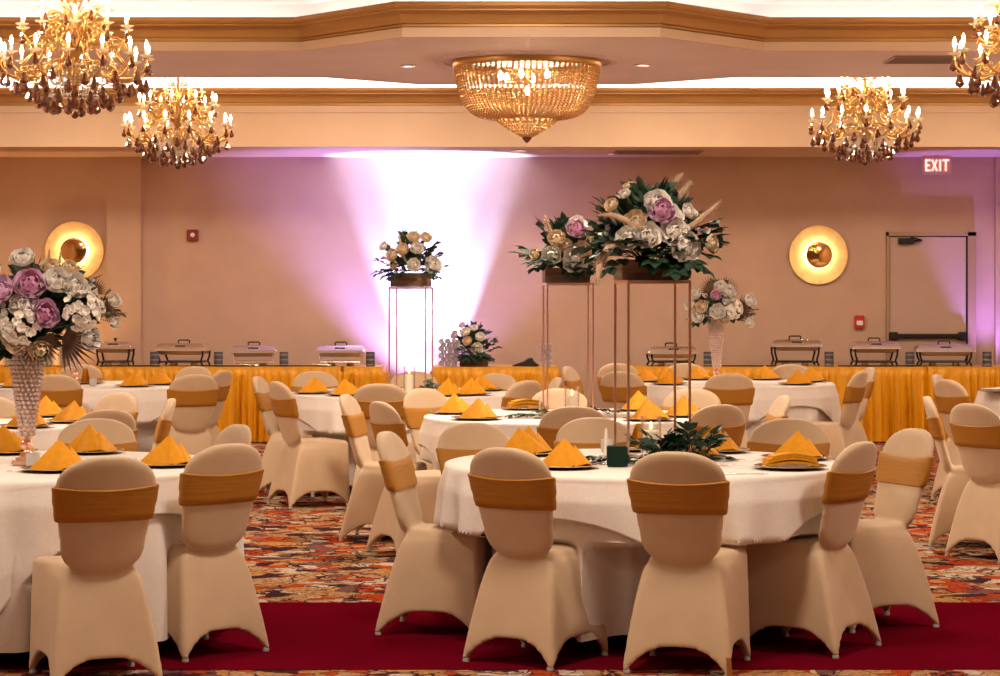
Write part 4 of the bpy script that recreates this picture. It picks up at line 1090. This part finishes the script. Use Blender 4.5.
# ------------------------------------------------------------------ chandeliers
def drop_mesh(L_, m, nm):
    return mk(MB().lathe([(0, 0), (L_*.10, -.10*L_), (L_*.16, -.35*L_), (L_*.30, -.68*L_), (L_*.24, -.86*L_), (0, -L_)], 6), nm, m)
DROP = drop_mesh(.092, m_amber, 'crystal_drop'); 
for p_ in DROP.polygons: p_.use_smooth = False
bb = MB(); bb.lathe([(.0, 0), (.018, .002), (.040, .012), (.046, .018), (.042, .018), (.016, .006), (0, .005)], 16); BOB = mk(bb, 'drip_pan', m_pan)
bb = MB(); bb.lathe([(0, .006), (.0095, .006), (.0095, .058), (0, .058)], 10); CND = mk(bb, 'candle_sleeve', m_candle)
bb = MB(); bb.lathe([(0, .058), (.008, .060), (.0135, .078), (.010, .098), (.003, .118), (0, .121)], 12); BLB = mk(bb, 'flame_bulb', m_bulb); BLB2 = BLB.copy(); BLB2.materials.clear(); BLB2.materials.append(m_bulb2)
def arm_mesh(r, zbase, zcup, zdip, nm):
    pts = []; n = 18
    P = [(.05, zbase), (.12, zbase+.05), (.20, zbase+.01), (r*.55, zdip), (r*.80, zdip-.005), (r*.97, zdip+.05), (r, zcup-.03), (r, zcup)]
    # Catmull-Rom
    Q = [P[0]]+P+[P[-1]]
    for i in range(1, len(Q)-2):
        for k in range(5):
            t_ = k/5; p0, p1, p2, p3 = [Vector(q) for q in Q[i-1:i+3]]
            pts.append(.5*((2*p1)+(-p0+p2)*t_+(2*p0-5*p1+4*p2-p3)*t_**2+(-p0+3*p1-3*p2+p3)*t_**3))
    pts.append(Vector(P[-1])); b = MB(); b.tube([(p.x, 0, p.y) for p in pts], .0085, 7)
    for i in range(2): # small scroll on top
        c = (r*.62, zdip+.05); b.tube([(c[0]+.032*(1-k/14)*math.cos(k*.6), 0, c[1]+.032*(1-k/14)*math.sin(k*.6)) for k in range(14)], .005, 5) if i == 0 else None
    b.lathe([(.0, zcup-.014), (.014, zcup-.010), (.017, zcup), (0, zcup)], 10, (r, 0, 0)); return mk(b, nm, m_gold)
def chandelier(label, X, Y):
    t = thing('chandelier', label, 'chandelier', (X, Y, 2.72)); z = 0
    top = ZC-2.72
    MB().tube([(0, 0, .86), (0, 0, top-.03)], .008, 8).build('hanging_rod', m_gold, t)
    MB().lathe([(0, top-.05), (.05, top-.04), (.07, top), (0, top)], 20).build('ceiling_rose', m_gold, t)
    MB().lathe([(0, .20), (.02, .21), (.055, .26), (.06, .30), (.03, .34), (.02, .38), (.045, .43), (.06, .48), (.035, .54), (.02, .60), (.04, .64), (.045, .68), (.018, .74), (.012, .86), (0, .87)], 20).build('centre_column', m_gold, t)
    # crown hoop at the top
    b = MB()
    for k in range(6):
        a = k*PI/3; b.tube([(.10*math.cos(a), .10*math.sin(a), .80-.0), (.13*math.cos(a), .13*math.sin(a), .86), (.07*math.cos(a), .07*math.sin(a), .90), (.01*math.cos(a), .01*math.sin(a), .87)], .006, 6)
    b.tube([(.10*math.cos(k*PI/12), .10*math.sin(k*PI/12), .80) for k in range(25)], .007, 6); 
    for k in range(6): a = k*PI/3; b.tube([(.10*math.cos(a), .10*math.sin(a), .80), (.02*math.cos(a), .02*math.sin(a), .70)], .005, 5)
    b.build('crown_hoop', m_gold, t)
    low, up = arm_mesh(.49, .34, .40, .27, 'arm'), arm_mesh(.36, .56, .60, .49, 'arm')
    top_a = arm_mesh(.22, .66, .72, .64, 'arm')
    def tier(me, n, r, zc, a0):
        for k in range(n):
            a = a0+2*PI*k/n; o = link('arm', me, t); o.rotation_euler.z = a
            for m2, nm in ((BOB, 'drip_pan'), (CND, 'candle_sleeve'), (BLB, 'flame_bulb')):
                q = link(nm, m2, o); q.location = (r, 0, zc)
    tier(low, 14, .49, .40, .13); tier(up, 10, .36, .60, .3); tier(top_a, 6, .22, .72, .2)
    sc_ = MB()
    for (cx_, cz_, r0_, d_) in ((.26, .47, .085, 1), (.15, .60, .065, -1), (.34, .30, .06, -1)):
        sc_.tube([(cx_+r0_*(1-k/26)*math.cos(d_*k*.42), 0, cz_+r0_*(1-k/26)*math.sin(d_*k*.42)) for k in range(24)], .0065, 5)
    sc_.tube([(.05, 0, .45), (.12, 0, .52), (.22, 0, .50), (.30, 0, .42), (.36, 0, .34)], .006, 5); SCR = mk(sc_, 'scroll', m_gold)
    for k in range(12): o = link('scroll', SCR, t); o.rotation_euler.z = (k+.5)*PI/6
    nd = [0]
    def ring(n, r, z0, sc=1, a0=0, j=.02):
        for k in range(n):
            a = a0+2*PI*k/n; o = link('crystal_drop', DROP, t); o.location = (r*math.cos(a), r*math.sin(a), z0+j*math.sin(k*2.3)); o.rotation_euler.z = a; o.scale = (sc,)*3; nd[0] += 1
    ring(14, .50, .385, .9, .13, .012); ring(14, .47, .29, 1.05, .35); ring(14, .38, .25, 1.05, .1); ring(14, .24, .17, 1.15, .2); ring(10, .14, .135, 1.15, 0, .01); ring(10, .36, .58, .9, .3); ring(8, .22, .69, .8, .5); ring(10, .31, .21, 1.05, .3)
    b = MB(); b.tube([(0, 0, .20), (0, 0, .05)], .003, 5); b.build('finial_rod', m_gold, t)
    b = MB(); b.ball((0, 0, .026), .026, 2); b.build('finial_ball', m_amber, t)
    b = MB()
    for (n, r0_, z0_, r1_, z1_) in ((22, .20, .34, .17, .15), (12, .12, .30, .10, .13)):
        for k in range(n):
            a = 2*PI*k/n
            for q in range(10):
                u = q/9; r_ = r0_+(r1_-r0_)*u; b.ball((r_*math.cos(a), r_*math.sin(a), z0_+(z1_-z0_)*u), .007, 1)
    b.tube([(.20*math.cos(k*PI/12), .20*math.sin(k*PI/12), .345) for k in range(25)], .006, 5); b.tube([(.17*math.cos(k*PI/12), .17*math.sin(k*PI/12), .15) for k in range(25)], .006, 5)
    b.build('bead_curtain', m_clear, t, smooth=0, recalc=False)['kind'] = 'stuff'
    return t
CHX = [(178, 20.7, 'smaller looking crystal chandelier on the left, hanging before the back soffit'), (75, 14.7, 'large crystal chandelier cropped at the top left'),
       (865, 20.1, 'smaller looking crystal chandelier on the right, left of the EXIT sign'), (1031, 14.4, 'large crystal chandelier cropped at the top right corner')]
c1 = chandelier(CHX[0][2], px(CHX[0][0], CHX[0][1]), CHX[0][1]); c1['group'] = 'matching crystal chandeliers'; TR = tree_list(c1)
for i, (xp, Y, lb) in enumerate(CHX):
    if i: dup(TR, (px(xp, Y), Y, 2.72), .2*i, lb)

# basket chandelier
BX, BYc = px(527, 17.6), 17.6
t = thing('basket_chandelier', 'bowl-shaped gold bead chandelier flush on the ceiling in the middle', 'chandelier', (BX, BYc, BZ))
MB().lathe([(.50, -.0), (.60, 0), (.605, -.02), (.595, -.05), (.58, -.055), (.57, -.03), (.50, -.02)], 64, cap=False).build('top_hoop', m_gold, t)
PR = [(.577, -.05), (.575, -.10), (.562, -.17), (.545, -.23), (.520, -.30), (.495, -.35), (.455, -.40), (.395, -.435), (.31, -.452), (.235, -.455)]
def strand(P, a0, n, br, tw=0):
    b = MB()
    for k in range(n):
        f = k/(n-1)*(len(P)-1); i = min(int(f), len(P)-2); r_ = P[i][0]+(P[i+1][0]-P[i][0])*(f-i); z = P[i][1]+(P[i+1][1]-P[i][1])*(f-i)
        a = a0+tw*k/(n-1); b.ball((r_*math.cos(a), r_*math.sin(a), z), br, 1)
    b.tube([(r_, 0, z) for r_, z in P], .003, 5)
    return b
sm = mk(strand(PR, 0, 26, .0125), 'bead_strand', m_goldbead)
NS_ = 78
for k in range(NS_): o = link('bead_strand', sm, t); o.rotation_euler.z = 2*PI*k/NS_
P2 = [(.235, -.455), (.235, -.475), (.20, -.505), (.13, -.55), (.06, -.59), (.03, -.60)]
sm2 = mk(strand(P2, 0, 12, .0115), 'lower_bead_strand', m_goldbead)
for k in range(28): o = link('lower_bead_strand', sm2, t); o.rotation_euler.z = 2*PI*k/28
for r_, z in ((.578, -.052), (.235, -.455)):
    b = MB(); b.tube([(r_*math.cos(k*PI/24), r_*math.sin(k*PI/24), z) for k in range(49)], .008, 6); b.build('hoop', m_gold, t)
b = MB(); b.lathe([(0, -.60), (.035, -.60), (.04, -.615), (.02, -.64), (0, -.655)], 14); b.build('finial', m_amber, t)
for k in range(6):
    a = k*PI/3+.3
    b = MB(); b.tube([(0, 0, -.06), (0, 0, -.20)] if k == 0 else [(.02*math.cos(a), .02*math.sin(a), -.14), (.22*math.cos(a), .22*math.sin(a), -.16)], .008, 6); arm = b.build('lamp_arm', m_gold, t)
    o = link('flame_bulb', BLB2, arm); o.location = ((.22*math.cos(a), .22*math.sin(a), -.21) if k else (0, 0, -.33)); o.scale = (1.6, 1.6, 1.1)
MB().lathe([(.66, 0), (.74, 0), (.735, -.012), (.70, -.018), (.665, -.012), (.66, 0)], 72, cap=False).build('ceiling_medallion', m_ceil, t)

for o in COL.objects:
    l = o.get('label')
    if l and len(l.split()) > 16: print('LONG', o.name, l)
